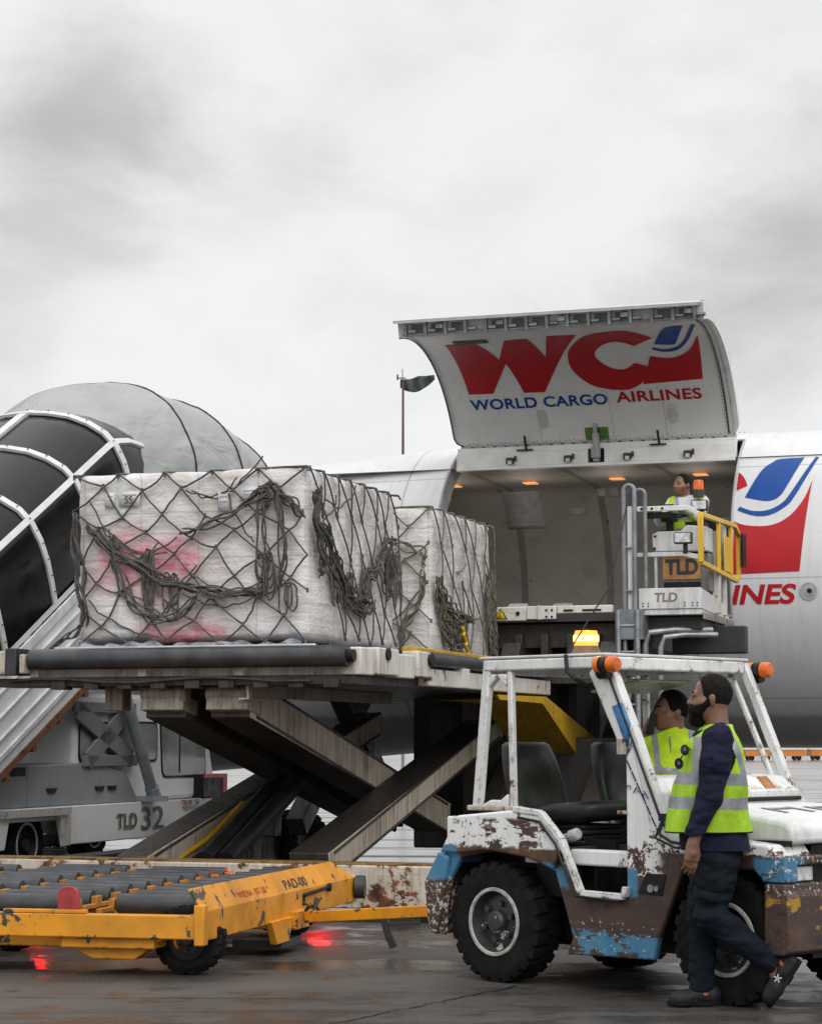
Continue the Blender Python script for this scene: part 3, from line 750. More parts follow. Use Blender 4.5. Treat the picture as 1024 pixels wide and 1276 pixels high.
# front lift and bridge
b = MB()
for x in (-2.2, -.1, .95):
    b.bar((x, 5.4, .5), (x, 8.0, 2.3), .2, .22); b.bar((x + .25, 8.0, .5), (x + .25, 5.5, 2.35), .2, .22)
b.box(-2.6, -2.4, 5.3, 5.5, .4, 2.5); b.box(1.25, 1.40, 5.8, 6.0, .3, 2.5); b.box(-.5, -.3, 5.9, 6.1, .3, 2.5); b.box(.35, .5, 6.6, 6.8, .3, 2.5)
b.box(-2.6, 1.5, 5.75, 8.0, 2.38, 2.64)
for k in range(7): b.box(-.4 + .28 * k, -.32 + .28 * k, 5.62, 5.8, 2.25, 2.52)
b.box(.3, 1.35, 5.62, 5.8, 2.0, 2.3)
b.build('bridge_lift', M['armdark'], ld, .01)
b = MB(); b.box(-2.6, 1.48, 5.6, 8.05, 2.65, 2.73); b.build('bridge_deck', M['grime'], ld)
b = MB()
b.box(-2.55, .30, 5.585, 5.68, 2.665, 2.812); b.box(.305, .62, 5.575, 5.68, 2.675, 2.815); b.box(.625, 1.22, 5.60, 5.68, 2.735, 2.815)
b.box(.42, .47, 5.56, 5.60, 2.67, 2.82)
b.build('bridge_beam', paint('bridge_white', (.72, .70, .66), .36, 6, .3, (.12, .085, .055), .42), ld, .008)
b = MB(); b.box(.70, .80, 5.592, 5.60, 2.755, 2.775); b.box(.9, 1.1, 5.592, 5.60, 2.755, 2.775); b.cyl((.21, 5.58, 2.742), (.21, 5.57, 2.742), .022, 12)
for x in (.52, .58):
    for z in (2.70, 2.77): b.cyl((x, 5.574, z), (x, 5.566, z), .012, 8)
b.build('beam_bolt', M['black'], ld)
b = MB(); b.add([(-.06, 5.580, 2.685), (.10, 5.580, 2.685), (.02, 5.580, 2.80)], [(0, 1, 2)]); wq = b.build('warning_sign', M['warn'], ld, solid=.003)
b = MB()
for p, q in (((-.055, 2.688), (.095, 2.688)), ((.095, 2.688), (.02, 2.795)), ((.02, 2.795), (-.055, 2.688))): b.bar((p[0], 5.576, p[1]), (q[0], 5.576, q[1]), .004, .008, (0, 1, 0))
b.bar((.02, 5.576, 2.72), (.02, 5.576, 2.76), .004, .014, (0, 1, 0)); b.box(.013, .027, 5.574, 5.578, 2.70, 2.712)
b.build('sign_mark', M['black'], wq)
b = MB()
for x in (-.2, .3): b.add([(x, 6.3, 2.74), (x + .35, 6.3, 2.74), (x + .25, 6.55, 2.90), (x + .05, 6.55, 2.90)], [(0, 1, 2, 3)])
b.build('guide_plate', M['lightgrey'], ld, solid=.01)
b = MB(); b.add([(.12, 5.9, 2.62), (.42, 5.9, 2.62), (.75, 6.2, 2.33), (.68, 6.2, 2.30)], [(0, 1, 2, 3)]); b.build('chute_plate', M['lightgrey'], ld, solid=.012)
# ladder with hoop rails
def hoop(x0, x1, y, z0, z1, r):
    rr_ = (x1 - x0) / 2
    return [(x0, y, z0), (x0, y, z1 - rr_)] + [(x0 + rr_ - rr_ * math.cos(a), y, z1 - rr_ + rr_ * math.sin(a)) for a in [math.pi * i / 8 for i in range(1, 8)]] + [(x1, y, z1 - rr_), (x1, y, z0)]
b = MB(); b.tube(hoop(1.36, 1.47, 5.55, 2.3, 4.05, 0), .022, 10); b.tube(hoop(1.43, 1.54, 5.75, 2.3, 4.02, 0), .022, 10)
for z in (3.4, 2.95): b.tube([(1.36, 5.55, z), (1.47, 5.55, z)], .014, 8)
b.box(1.30, 1.56, 5.5, 5.8, 2.45, 2.76)
b.build('hoop_rail', plain('rail_grey', (.20, .215, .235), .4, .2, .25), ld, smooth=40)
b = MB()
for x in (1.30, 1.50): b.tube([(x, 5.5, .5), (x, 5.5, 2.75)], .03, 10)
for k in range(8): b.tube([(1.30, 5.5, .7 + .27 * k), (1.50, 5.5, .7 + .27 * k)], .014, 8)
b.tube([(1.56, 5.6, 1.0), (1.56, 5.6, 2.40), (1.60, 5.6, 2.52), (1.85, 5.7, 2.55), (2.2, 5.9, 2.55)], .035, 10)
b.tube([(1.72, 5.6, 1.0), (1.72, 5.6, 2.36), (1.76, 5.6, 2.47), (1.95, 5.7, 2.50), (2.25, 5.9, 2.50)], .03, 10)
b.build('ladder', M['steel'], ld, smooth=40)
# operator stand
b = MB(); b.box(1.5, 2.14, 5.6, 7.2, 2.70, 2.76); b.prism([(5.6, 2.76), (5.6, 2.97), (6.0, 2.95), (6.95, 2.87), (6.95, 2.72)], 'x', 2.12, 2.15)
b.box(1.5, 2.15, 5.585, 5.61, 2.76, 2.975); b.build('stand_panel', M['white'], ld, .006)
b = MB(); b.box(2.152, 2.17, 5.65, 7.35, 2.655, 2.725)
for k in range(14): b.box(2.171, 2.176, 5.72 + .12 * k, 5.78 + .12 * k, 2.665, 2.715)
b.build('stand_edge', paint('stand_edge', (.35, .32, .28), .5, 8, .7), ld, .004)
b = MB()
for x in (1.545, 1.60, 1.98, 2.06, 2.11): b.cyl((x, 5.584, 2.82), (x, 5.58, 2.82), .008, 8); b.cyl((x, 5.584, 2.79), (x, 5.58, 2.79), .008, 8)
b.build('panel_bolt', M['darkgrey'], ld)
b = MB(); b.box(1.52, 2.12, 5.75, 7.1, 2.55, 2.69); b.box(1.7, 2.45, 6.4, 6.6, 2.33, 2.62); b.build('stand_frame', M['grime'], ld, .01)
b = MB(); b.box(1.68, 2.45, 6.38, 6.395, 2.34, 2.6); b.bar((1.7, 6.37, 2.55), (2.15, 6.37, 2.57), .012, .03); b.build('stand_skirt', M['darkgrey'], ld)
put2d('maker_letter', text2d('TLD', .13, .03, .1, .24), on_plane((1.665, 5.583, 2.835), (1, 0, 0), (0, 0, 1)), plain('faded_letter', (.20, .185, .15), .6), ld)
b = MB(); b.box(1.64, 2.14, 6.10, 6.70, 2.97, 3.37); b.build('console_base', paint('console_base', (.20, .195, .185), .2, 7, .6), ld, .012)
b = MB(); b.box(1.65, 2.05, 6.085, 6.1, 3.10, 3.365); og = b.build('maker_plate', plain('plate_orange', (.45, .22, .07), .6, 0, .2, 12), ld)
put2d('maker_letter', text2d('TLD', .215, .045, 0, .35), on_plane((1.675, 6.083, 3.155), (1, 0, 0), (0, 0, 1)), M['darktxt'], og)
b = MB(); b.box(1.66, 2.05, 6.09, 6.1, 2.965, 3.07); b.build('console_recess', M['black'], ld)
b = MB(); b.prism([(1.56, 3.57), (1.56, 3.44), (1.60, 3.385), (2.14, 3.385), (2.14, 3.64), (1.92, 3.66), (1.86, 3.60), (1.62, 3.60)], 'y', 6.0, 6.35); b.build('console', M['white'], ld, .012)
b = MB()
for x, z in ((1.59, 3.55), (1.585, 3.42), (1.88, 3.56), (2.10, 3.41)): b.cyl((x, 6.0, z), (x, 5.992, z), .014, 8)
b.build('console_bolt', M['black'], ld)
for q_ in ((1.90, 2.10, 6.05, 6.3, 3.642, 3.70), (1.63, 1.75, 6.05, 6.2, 3.602, 3.617)):
    b = MB(); b.box(*q_); b.build('console_switch', M['black'], ld)
b = MB(); b.lathe([(.185, .0), (.195, .012), (.185, .024), (.175, .012), (.185, .0)], (1.74, 6.02, 3.755), 'z', 32); b.cyl((1.74, 6.02, 3.75), (1.74, 6.05, 3.60), .04, 12)
for a in (.3, 2.4, 4.5): b.bar((1.74, 6.02, 3.762), (1.74 + .18 * math.cos(a), 6.02 + .18 * math.sin(a), 3.762), .03, .012)
b.box(1.66, 1.82, 5.98, 6.08, 3.70, 3.78)
b.build('steering_wheel', M['black'], ld, smooth=40)
b = MB(); b.box(1.42, 1.99, 5.76, 5.80, 3.79, 3.845); b.box(1.42, 1.93, 5.76, 5.80, 3.315, 3.36); b.bar((1.99, 5.78, 3.82), (2.14, 5.78, 3.72), .03, .05); b.bar((1.93, 5.78, 3.34), (2.14, 5.78, 3.29), .03, .05); rl = b.build('guard_rail', M['white'], ld, .006)
b = MB()
for x in (1.5, 1.61, 1.72): b.cyl((x, 5.76, 3.818), (x, 5.754, 3.818), .014, 8)
b.build('rail_hole', M['black'], rl)
b = MB(); b.box(1.51, 1.83, 5.8, 5.84, 3.845, 3.865); b.box(1.51, 1.80, 5.80, 5.84, 3.72, 3.785); b.build('rail_pad', M['black'], ld, .008)
b = MB(); b.bar((1.41, 5.6, 2.76), (1.41, 5.6, 3.83), .045, .045); b.bar((1.575, 6.1, 2.76), (1.575, 6.1, 3.4), .03, .03); b.build('stand_post', M['white'], ld, .006)
b = MB(); b.box(2.12, 2.20, 6.35, 6.45, 2.75, 3.62); b.box(2.14, 2.18, 6.8, 6.9, 2.75, 3.75); b.build('stand_column', M['whiterust'], ld, .006)
for x, y, z, w, hh in ((1.94, 5.70, 3.50, .19, .12), (2.07, 5.95, 3.86, .17, .11)):
    b = MB(); b.box(x - w / 2, x + w / 2, y, y + .09, z - hh / 2, z + hh / 2); b.bar((x + .02, y + .05, z - hh / 2), (x + .02, y + .07, z - hh / 2 - .1), .05, .03); wl_ = b.build('work_lamp', M['darkgrey'], ld, .012)
    b = MB(); b.box(x - w / 2 + .012, x + w / 2 - .012, y - .006, y - .001, z - hh / 2 + .012, z + hh / 2 - .012); b.build('lamp_lens', M['lamp'], wl_, .004)
b = MB(); b.cyl((1.93, 6.65, 4.02), (1.93, 6.65, 4.10), .06, 20); b.cyl((1.93, 6.65, 3.5), (1.93, 6.65, 4.0), .02, 8); bq = b.build('beacon_base', M['darkgrey'], ld)
b = MB(); b.lathe([(.056, 0), (.056, .075), (.046, .105), (.0, .11)], (1.93, 6.65, 4.10), 'z', 24); b.build('beacon_lens', M['amber'], bq, smooth=50)
# operator seat
b = MB(); b.box(1.80, 2.15, 6.75, 7.2, 3.28, 3.36); b.box(1.80, 2.15, 7.15, 7.25, 3.34, 3.85); b.box(1.9, 2.05, 6.9, 7.1, 2.76, 3.28); b.build('operator_seat', M['leather'], ld, .03)
# swing gate
b = MB(); A_ = (2.2, 5.35)
GA = [(2.2, 5.34, 3.21), (2.2, 5.34, 3.70), (2.2, 7.30, 3.76), (2.2, 7.54, 3.68), (2.2, 7.50, 3.22), (2.2, 7.36, 3.16)]
for p, q, w in ((0, 1, .055), (1, 2, .05), (2, 3, .05), (3, 4, .05), (4, 5, .05), (5, 0, .05)): b.bar(GA[p], GA[q], .05, w)
b.box(2.18, 2.22, 6.30, 6.36, 3.2, 3.74); b.box(2.18, 2.22, 7.0, 7.07, 3.2, 3.74)
b.box(2.19, 2.205, 6.65, 7.0, 3.22, 3.60)
b.build('swing_gate', M['gate'], ld, .008)
b = MB(); b.box(2.24, 2.26, 7.45, 7.68, 3.32, 3.70); b.build('gate_pad', M['black'], ld, .008)
# yellow bent guard and the grey cabinets on the right flank
YG = [(.62, 3.3, 1.845), (.62, 5.1, 1.86), (.62, 7.15, 1.45), (.62, 7.75, 1.22), (.62, 7.65, .98), (.62, 6.6, 1.17), (.62, 4.95, 1.79), (.62, 3.4, 1.80)]
b = MB(); b.prism([(y, z) for _, y, z in YG], 'x', .60, .64)
b.add([(.60, 3.4, 1.80), (.60, 4.95, 1.79), (.60, 6.6, 1.17), (-.0, 6.6, 1.17), (-.0, 4.95, 1.79), (-.0, 3.4, 1.80)], [(0, 1, 4, 5), (1, 2, 3, 4)])
b.build('bent_guard', M['yellow2'], ld, solid=0)
b = MB(); b.box(.66, .68, 6.75, 6.95, 1.22, 1.36); b.build('guard_catch', M['black'], ld)
b = MB(); b.box(.72, 1.45, 7.42, 7.8, .9, 1.86); b.box(.75, 1.4, 7.36, 7.42, 1.5, 1.56); b.bar((.75, 7.39, 1.5), (1.4, 7.39, 1.85), .04, .05); b.build('side_cabinet', paint('side_cabinet', (.44, .42, .37), .3, 5, .7), ld, .01)
b = MB(); b.bar((.75, 7.3, 1.30), (1.4, 7.3, 1.30), .03, .03); b.box(.8, 1.3, 7.36, 7.38, 1.0, 1.2); b.build('cabinet_trim', M['steel'], ld)
b = MB(); b.lathe([(.0, -.03), (.05, -.03), (.05, .03), (0, .03)], (1.05, 5.85, 1.12), 'z', 12); b.lathe([(.0, 0), (.03, 0), (.03, .08), (0, .08)], (1.05, 5.85, 1.15), 'z', 12); b.bar((.97, 5.85, 1.14), (1.13, 5.85, 1.14), .04, .04); b.build('red_valve', plain('valve_red', (.35, .02, .02), .4), ld, smooth=30)

# ------------------------------------------------------------------ netted pallets
def wrap_mat(name, pinks, blues):
    n = N(name); X = n.xyz()
    st = n.noise(2.4, 5, .55, n.vec((.8, .8, 12))); bl = n.noise(2.6, 6, .6)
    c = n.mix(n.step(bl, .35, .65), (.68, .665, .67), (.54, .505, .48))
    c = n.mix(n.math('MULTIPLY', n.step(st, .44, .62), .42), c, (.80, .80, .81))
    # cartons that show through the film
    fx = n.math('FRACT', n.math('MULTIPLY', n.math('ADD', X[0], X[1]), 1.9)); fzz = n.math('FRACT', n.math('MULTIPLY', X[2], 2.6))
    ln = n.math('MAXIMUM', n.step(fx, .02, .035, 1, 0), n.step(fzz, .03, .05, 1, 0))
    c = n.mix(n.math('MULTIPLY', ln, .42), c, (.30, .27, .24))
    gx = n.math('FRACT', n.math('ADD', n.math('MULTIPLY', n.math('ADD', X[0], X[1]), 1.27), .3)); c = n.mix(n.math('MULTIPLY', n.step(gx, .03, .04, 1, 0), .2), c, (.16, .42, .36))
    nz = n.noise(3.4, 5, .6); tear = n.noise(5, 6, .65, n.vec((1.2, 1.2, 3.2)))
    for (x0, x1, z0, z1, a) in pinks:
        m = n.box(x0, x1, None, .25, z0, z1, nz, .40, .11)
        c = n.mix(n.math('MULTIPLY', n.math('MULTIPLY', m, n.step(tear, .22, .68)), a), c, (.60, .035, .11))
    for (x0, x1, z0, z1, a) in blues:
        m = n.box(x0, x1, None, None, z0, z1, nz, .14, .04); c = n.mix(n.math('MULTIPLY', m, a), c, (.10, .12, .16))
    return n.out(c, n.step(bl, .3, .7, .22, .45), 0, n.math('ADD', n.math('MULTIPLY', st, .45), n.math('MULTIPLY', n.noise(6, 5, .6, n.vec((1, 1, 1.6)), 1.0), 1.8)), .42, .03, Coat_Weight=.25, Coat_Roughness=.2)
ROPE = plain('net_rope', (.075, .072, .066), .75, 0, .4, 25, .5, 90)
ROPE2 = plain('net_rope_olive', (.12, .115, .085), .75, 0, .4, 25, .5, 90)

def pallet(name, label, y0, y1, mat, seed, rope, h=1.44, seam=()):
    rnd = random.Random(seed)
    X_0, X_1, Z0 = -2.10, -.01, 2.215
    root = thing(name, label, 'cargo pallet', ((X_0 + X_1) / 2, (y0 + y1) / 2, 2.14), group=None)
    b = MB(); b.box(X_0 - .10, X_1 + .10, y0 - .10, y1 + .25, 2.14, 2.175); b.box(X_0 - .12, X_1 + .12, y0 - .12, y0 - .06, 2.135, 2.19); b.build('pallet_base', M['chrome'], root, .006)
    # wrapped block: a subdivided box pulled in and crumpled
    bm = bmesh.new(); bmesh.ops.create_cube(bm, size=1); bmesh.ops.subdivide_edges(bm, edges=bm.edges[:], cuts=22, use_grid_fill=True)
    lx, ly, lz = X_1 - X_0, y1 - y0, h; cx, cy = (X_0 + X_1) / 2, (y0 + y1) / 2
    vs = []
    for v in bm.verts:
        p = Vector((v.co.x * lx, v.co.y * ly, v.co.z * lz)); q = Vector((p.x, p.y, p.z * .8))
        nrm = Vector(tuple((abs(c) > .499) * (1 if c > 0 else -1) for c in v.co))
        e = sum(abs(c) > .499 for c in v.co)
        d = mnoise.fractal(q * 2.2 + Vector((seed, 0, 0)), 1.0, 2.0, 4) * .030 + mnoise.noise(Vector((p.x * 1.5, p.y * 1.5, p.z * 9 + seed))) * .006
        if e >= 2: d -= .03
        if e == 3: d -= .02
        if v.co.z > .47: d *= .6
        p += nrm.normalized() * d if nrm.length else Vector()
        if v.co.z > .499: p.z += .02 * mnoise.noise(Vector((p.x * 3, p.y * 3, seed)))
        vs.append((p.x + cx, p.y + cy, p.z + Z0 + lz / 2))
    for i, v in enumerate(bm.verts): v.index = i
    fs = [tuple(v.index for v in f.verts) for f in bm.faces]; bm.free()
    b = MB(); b.add(vs, fs); blk = b.build('wrapped_cartons', mat, root, smooth=60)
    md = blk.modifiers.new('s', 'SUBSURF'); md.levels = 1; md.render_levels = 1
    # net
    zt = Z0 + h
    def front(s, t, o=.03): return Vector((X_0 + s, y0 - o, Z0 + t))
    def right(s, t, o=.03): return Vector((X_1 + o, y0 + s, Z0 + t))
    nb = MB()
    def net(face, width, nx, nz, skew, topwave):
        node = {}
        for i in range(nx * 2 + 1):
            for j in range(nz * 2 + 1):
                if (i + j) % 2: continue
                s = width * i / (nx * 2); t = h * (1 - j / (nz * 2))
                jt = .3 if j == 0 else 1
                s += rnd.uniform(-.07, .07) * jt + skew * (j / (nz * 2)); t += rnd.uniform(-.06, .05) * jt + .02
                node[i, j] = (max(-.02, min(width + .02, s)), max(0.0, min(h - .012, t)))
        for (i, j), p in node.items():
            for di in (-1, 1):
                q = node.get((i + di, j + 1))
                if q and rnd.random() > .07:
                    pts = []
                    sag = rnd.uniform(-.012, .03)
                    for k in range(6):
                        t = k / 5; bx = 4 * t * (1 - t)
                        pts.append(face(p[0] + (q[0] - p[0]) * t + bx * rnd.uniform(-.006, .006) + bx * sag * .5, p[1] + (q[1] - p[1]) * t - sag * bx, .03 + .012 * bx))
                    nb.tube(pts, .0082, 6)
            if j and rnd.random() < .8: nb.tube([face(p[0], p[1] + .018, .035), face(p[0] + .004, p[1] - .018, .038)], .014, 6)
        # over the top edge
        for i in range(0, nx * 2 + 1, 2):
            p = node[i, 0]; a = face(p[0], h + .02, .03); c_ = face(p[0] + rnd.uniform(-.1, .1), h + .035, -.25)
            for dd in (-.16, .16):
                nb.tube([face(p[0], h - .05, .035), face(p[0] + dd * .1, h - .012, .012), face(max(.06, min(width - .06, p[0] + dd)), h + .0, -.22), face(max(.1, min(width - .1, p[0] + 2 * dd)), h + .0, -.5)], .0092, 6)
    def bundle(face, path, n, spread, r=.0086):
        P = [Vector(p) for p in path]
        for k in range(n):
            ph = rnd.uniform(0, 9); a1 = rnd.uniform(-spread, spread); a2 = rnd.uniform(-spread, spread); off = rnd.uniform(.03, .09); pts = []
            steps = 6 * (len(P) - 1); t0 = rnd.uniform(0, .08); t1 = 1 - rnd.uniform(0, .1)
            for i in range(steps + 1):
                t = (t0 + (t1 - t0) * i / steps) * (len(P) - 1); j = min(int(t), len(P) - 2); f = t - j
                p0, p1, p2, p3 = P[max(0, j - 1)], P[j], P[j + 1], P[min(len(P) - 1, j + 2)]
                q = .5 * (2 * p1 + (p2 - p0) * f + (2 * p0 - 5 * p1 + 4 * p2 - p3) * f * f + (3 * p1 - p0 - 3 * p2 + p3) * f ** 3)
                w = math.sin(math.pi * i / steps) * .75 + .25
                pts.append(face(q.x + a1 * w + .02 * math.sin(ph + i * .9), q.y + a2 * w + .025 * math.sin(ph * 2 + i * .7), off + .015 * math.sin(ph + i)))
            nb.tube(pts, r * rnd.uniform(.85, 1.2), 5)
    def loops(face, c, n, w, hh):
        for k in range(n):
            a0 = rnd.uniform(0, 6.28); ww = w * rnd.uniform(.5, 1); hl = hh * rnd.uniform(.5, 1); s0 = c[0] + rnd.uniform(-w, w) * .6; t0 = c[1] + rnd.uniform(-.04, .04)
            nb.tube([face(s0 + ww * .5 * math.sin(2 * math.pi * i / 14), t0 - hl * .5 * (1 - math.cos(2 * math.pi * i / 14)), .04 + .03 * rnd.random()) for i in range(15)], .0086, 5)
    L = y1 - y0
    for k in range(14 if seed == 3 else 8):                      # slack strands hanging across the mesh
        f_, wd = ((front, 2.0), (right, L - .1))[k % 3 == 2]; s0 = rnd.uniform(.05, wd * .75); t0 = rnd.uniform(.35, h - .1); s1 = min(wd, s0 + rnd.uniform(.2, .75)); t1 = max(.05, t0 + rnd.uniform(-.5, .25)); sg_ = rnd.uniform(.03, .22)
        nb.tube([f_(s0 + (s1 - s0) * t + .012 * math.sin(t * 17 + k), t0 + (t1 - t0) * t - sg_ * 4 * t * (1 - t) + .01 * math.sin(t * 23 + k), .04 + .02 * math.sin(t * 9)) for t in [i / 12 for i in range(13)]], .0075, 5)
    if seed == 3:
        net(front, 2.09, 5, 4, .05, 0); net(right, L, 7, 2, .5, 0)
        bundle(front, [(.12, 1.0), (.35, .80), (.68, .62), (1.0, .48), (1.4, .40), (1.75, .42)], 9, .035)
        bundle(front, [(1.0, .92), (1.35, 1.02), (1.62, 1.18), (1.80, 1.28)], 5, .035); bundle(front, [(1.8, 1.28), (1.95, 1.15), (2.09, 1.02)], 7, .03)
        bundle(front, [(1.73, 1.26), (1.70, .95), (1.74, .62), (1.70, .35)], 5, .05); bundle(front, [(1.83, 1.22), (1.90, .8), (1.86, .42)], 5, .04)
        bundle(front, [(.36, .95), (.42, .6), (.62, .32), (.90, .22), (1.2, .40)], 5, .06); bundle(front, [(.02, 1.1), (.05, .8), (.10, .45), (.12, .15)], 7, .035)
        bundle(front, [(.12, .22), (.0, .08), (-.18, -.02)], 4, .02)
        loops(front, (.72, .75), 6, .09, .6); loops(front, (.9, .55), 4, .1, .45); loops(front, (1.75, .7), 5, .1, .4); loops(front, (1.95, .5), 3, .1, .35)
        bundle(front, [(1.80, 1.30), (1.75, 1.2), (1.78, 1.1)], 8, .06)
        bundle(right, [(.06, 1.25), (.10, .95), (.2, .75), (.22, .55)], 11, .05); bundle(right, [(.22, 1.0), (.45, .72), (.8, .45), (1.2, .33), (1.5, .40)], 13, .09)
        bundle(right, [(1.35, .62), (1.6, .72), (1.85, .98)], 8, .07); bundle(right, [(1.85, 1.0), (1.9, .8), (1.92, .5)], 8, .04)
        loops(right, (.55, .7), 8, .12, .4); loops(right, (1.3, .66), 9, .14, .3); loops(right, (1.9, .9), 6, .08, .45); loops(right, (.9, .6), 6, .14, .35)
    else:
        net(front, 2.09, 5, 4, .04, 0); net(right, L, 6, 2, .55, 0)
        bundle(front, [(1.5, 1.1), (1.75, 1.08), (2.0, 1.0), (2.06, .86)], 4, .03); bundle(front, [(2.05, .8), (2.0, .5), (1.85, .30), (1.82, .08)], 5, .03); loops(front, (1.7, 1.0), 5, .14, .7)
        bundle(right, [(.02, .75), (.2, .55), (.5, .42), (.9, .38), (1.2, .40)], 12, .09); bundle(right, [(.1, .6), (.3, .3), (.6, .14), (.9, .1)], 9, .09)
        bundle(right, [(1.85, .95), (1.9, .6), (1.95, .3), (2.0, .05)], 13, .07); loops(right, (.4, .5), 9, .16, .4); loops(right, (.9, .42), 9, .18, .35); loops(right, (1.85, .8), 7, .1, .7)
    nb.build('cargo_net', rope, root, smooth=60)
    if seed == 3:
        for s, t, w, hh in ((.29, 1.14, .085, .13), (.42, 1.15, .19, .125), (1.32, 1.08, .10, .16), (1.52, 1.16, .20, .11)):
            b = MB(); b.grid(lambda u, v: front(s + w * u, t + hh * v, .036), 1, 1); lb = b.build('shipping_label', M['paper'], root, solid=.002)
            b = MB()
            for k in range(3): b.grid(lambda u, v: front(s + w * (.12 + .7 * u), t + hh * (.2 + .25 * k + .1 * v), .0385), 1, 1)
            b.build('label_print', plain('print_grey', (.34, .34, .37), .6), lb)
        put2d('label_print', text2d('SS', .085, .01), on_plane(front(.47, 1.175, .039), (1, 0, 0), (0, 0, 1)), M['darkgrey'], root)
    else:
        b = MB(); b.box(.0, .06, y1 - .12, y1 - .05, 2.82, 2.95); b.cyl((.05, y1 - .1, 2.80), (.08, y1 - .1, 2.80), .04, 12); b.build('net_buckle', plain('buckle_red', (.40, .03, .03), .5), root, .01)
        b = MB(); b.tube([right(.75 + .2 * i / 8 + .02 * math.sin(i * 2), .30 - .25 * i / 8, .09) for i in range(9)], .022, 6); b.build('yellow_strap', M['gate'], root)
    # crumpled film along the foot
    b = MB(); b.grid(lambda u, v: Vector((X_0 + .02 + 2.05 * u, y0 - .045 + .03 * mnoise.noise(Vector((u * 26, v * 2, seed))) * v - .01 * v, Z0 - .035 + (.035 + .06 * mnoise.noise(Vector((u * 13, seed, 0)))) * (1 - v))), 120, 4); b.build('loose_film', plain('crumpled_film', (.20, .215, .25), .25, 0, .6, 9, .4, 20), root, smooth=60)
    return root
# coordinates in the wrap are local to each pallet's base (z 0 = pallet)
pallet('pallet_load', 'film wrapped pallet with pink patches under a tangled dark net, at the raised roller', 0, 2.27, wrap_mat('film_wrap', [(-.78, .08, .60, 1.0, .8), (-.60, -.10, .40, .68, .55), (-.95, -.6, .5, .8, .3), (-.45, .32, .07, .20, .95), (.0, .25, .16, .32, .7), (-.3, -.02, .06, .16, .8)], [(-.95, -.35, .05, .14, .8), (.3, 1.1, .05, .13, .6)]), 3, ROPE)
pallet('pallet_load', 'film wrapped pallet with olive net and red buckle, the one next to the aircraft door', 3.27, 5.34, wrap_mat('film_wrap_plain', [], []), 8, ROPE2)
# ------------------------------------------------------------------ boarding stairs truck
st = thing('boarding_stairs', 'covered passenger stairs on a white truck marked TLD 32, grey fabric hood on top', 'boarding stairs', (-5.0, 4.5, 0))
SX, PH = -5.0, R(30)
PROF = [(1.0, 0), (1.02, .25), (1.03, .5), (1.01, .74), (.96, .93), (.86, 1.08), (.70, 1.20), (.50, 1.29), (.26, 1.34), (0, 1.36)]
PROF = PROF + [(-a, h) for a, h in reversed(PROF[:-1])]
def prof(u):
    t = u * (len(PROF) - 1); j = min(int(t), len(PROF) - 2); f = t - j
    return (PROF[j][0] + (PROF[j + 1][0] - PROF[j][0]) * f, PROF[j][1] + (PROF[j + 1][1] - PROF[j][1]) * f)
def zb(y): return 2.25 + .55 * (y - 2.39)
def tun(y, u, off=0.0):
    a, h = prof(u); k = 1 + off; ph = PH
    if y > 5.15:
        t = min(1, (y - 5.15) / .5); ph = PH * (1 - t); h *= 1 - .14 * t; return Vector((SX + a * k, y - math.sin(ph) * h * k, 3.77 + (zb(min(y, 5.35)) - 3.77) * .3 + math.cos(ph) * h * k))
    return Vector((SX + a * k, y - math.sin(ph) * h * k, zb(y) + math.cos(ph) * h * k))
b = MB(); b.grid(lambda u, v: tun(-.2 + 6.3 * u, v), 42, 36)
b.build('tunnel_glazing', plain('tinted_panel', (.006, .0065, .007), .16, 0, .25, 1.2, 0, Specular_IOR_Level=.22), st, smooth=60)
b = MB()
ribs = [.4, 1.35, 2.3, 3.3, 4.25, 5.15]
for y in ribs:
    b.grid(lambda u, v: tun(y - .035 + .07 * u, v, .022), 1, 36)
    for s_ in (0, 1): b.grid(lambda u, v: tun(y - .035 + .07 * s_, v, .022 * u), 1, 36)
for uu in (.235, .765, .5):
    w = .010
    b.grid(lambda u, v: tun(-.2 + 6.3 * u, uu - w + 2 * w * v, .026), 42, 1)
    for s_ in (0, 1): b.grid(lambda u, v: tun(-.2 + 6.3 * u, uu - w + 2 * w * s_, .026 * v), 42, 1)
for uu in (.0, .985): b.grid(lambda u, v: tun(-.2 + 6.3 * u, uu + .015 * v, .02), 42, 1)
b.build('tunnel_rib', plain('rib_white', (.60, .61, .61), .4, var=.08), st, smooth=40)
b = MB()
for y in ribs:
    for i in range(1, 12):
        p = tun(y, .235 * i / 6 if i <= 6 else .235 + .26 * (i - 6) / 5, .03); b.cyl(p - Vector((.004, 0, 0)), p + Vector((.008, 0, .003)), .007, 6)
b.build('rib_bolt', M['darkgrey'], st)['kind'] = 'stuff'
# skirt panels under the glazing on both sides, with the treads between
def low(y): return 1.133 + .51 * (y - 2.23)
b = MB()
for x0, x1 in ((-4.02, -3.96), (-6.04, -5.98)):
    b.prism([(.25, zb(.25)), (5.5, zb(5.5) - .1), (5.5, low(5.5)), (.25, low(.25))], 'x', x0, x1)
sk = b.build('side_skirt', plain('skirt_white', (.68, .69, .70), .38, var=.10, scale=3), st, .01)
b = MB()
for f, w in ((.0, .11), (.22, .02), (.45, .02), (.66, .02), (.82, .05)):
    ys = (.25, 5.5); b.add([(x, y, zb(y) - f * (zb(y) - low(y)) - dz) for x in (-3.958, -3.935) for y in ys for dz in (0, w)], [(0, 2, 3, 1), (4, 5, 7, 6), (0, 4, 6, 2), (1, 3, 7, 5), (0, 1, 5, 4), (2, 6, 7, 3)])
b.build('skirt_moulding', plain('moulding_white', (.62, .63, .63), .4), sk)
b = MB(); b.bar((-3.99, .25, low(.25) - .03), (-3.99, 5.5, low(5.5) - .03), .09, .07)
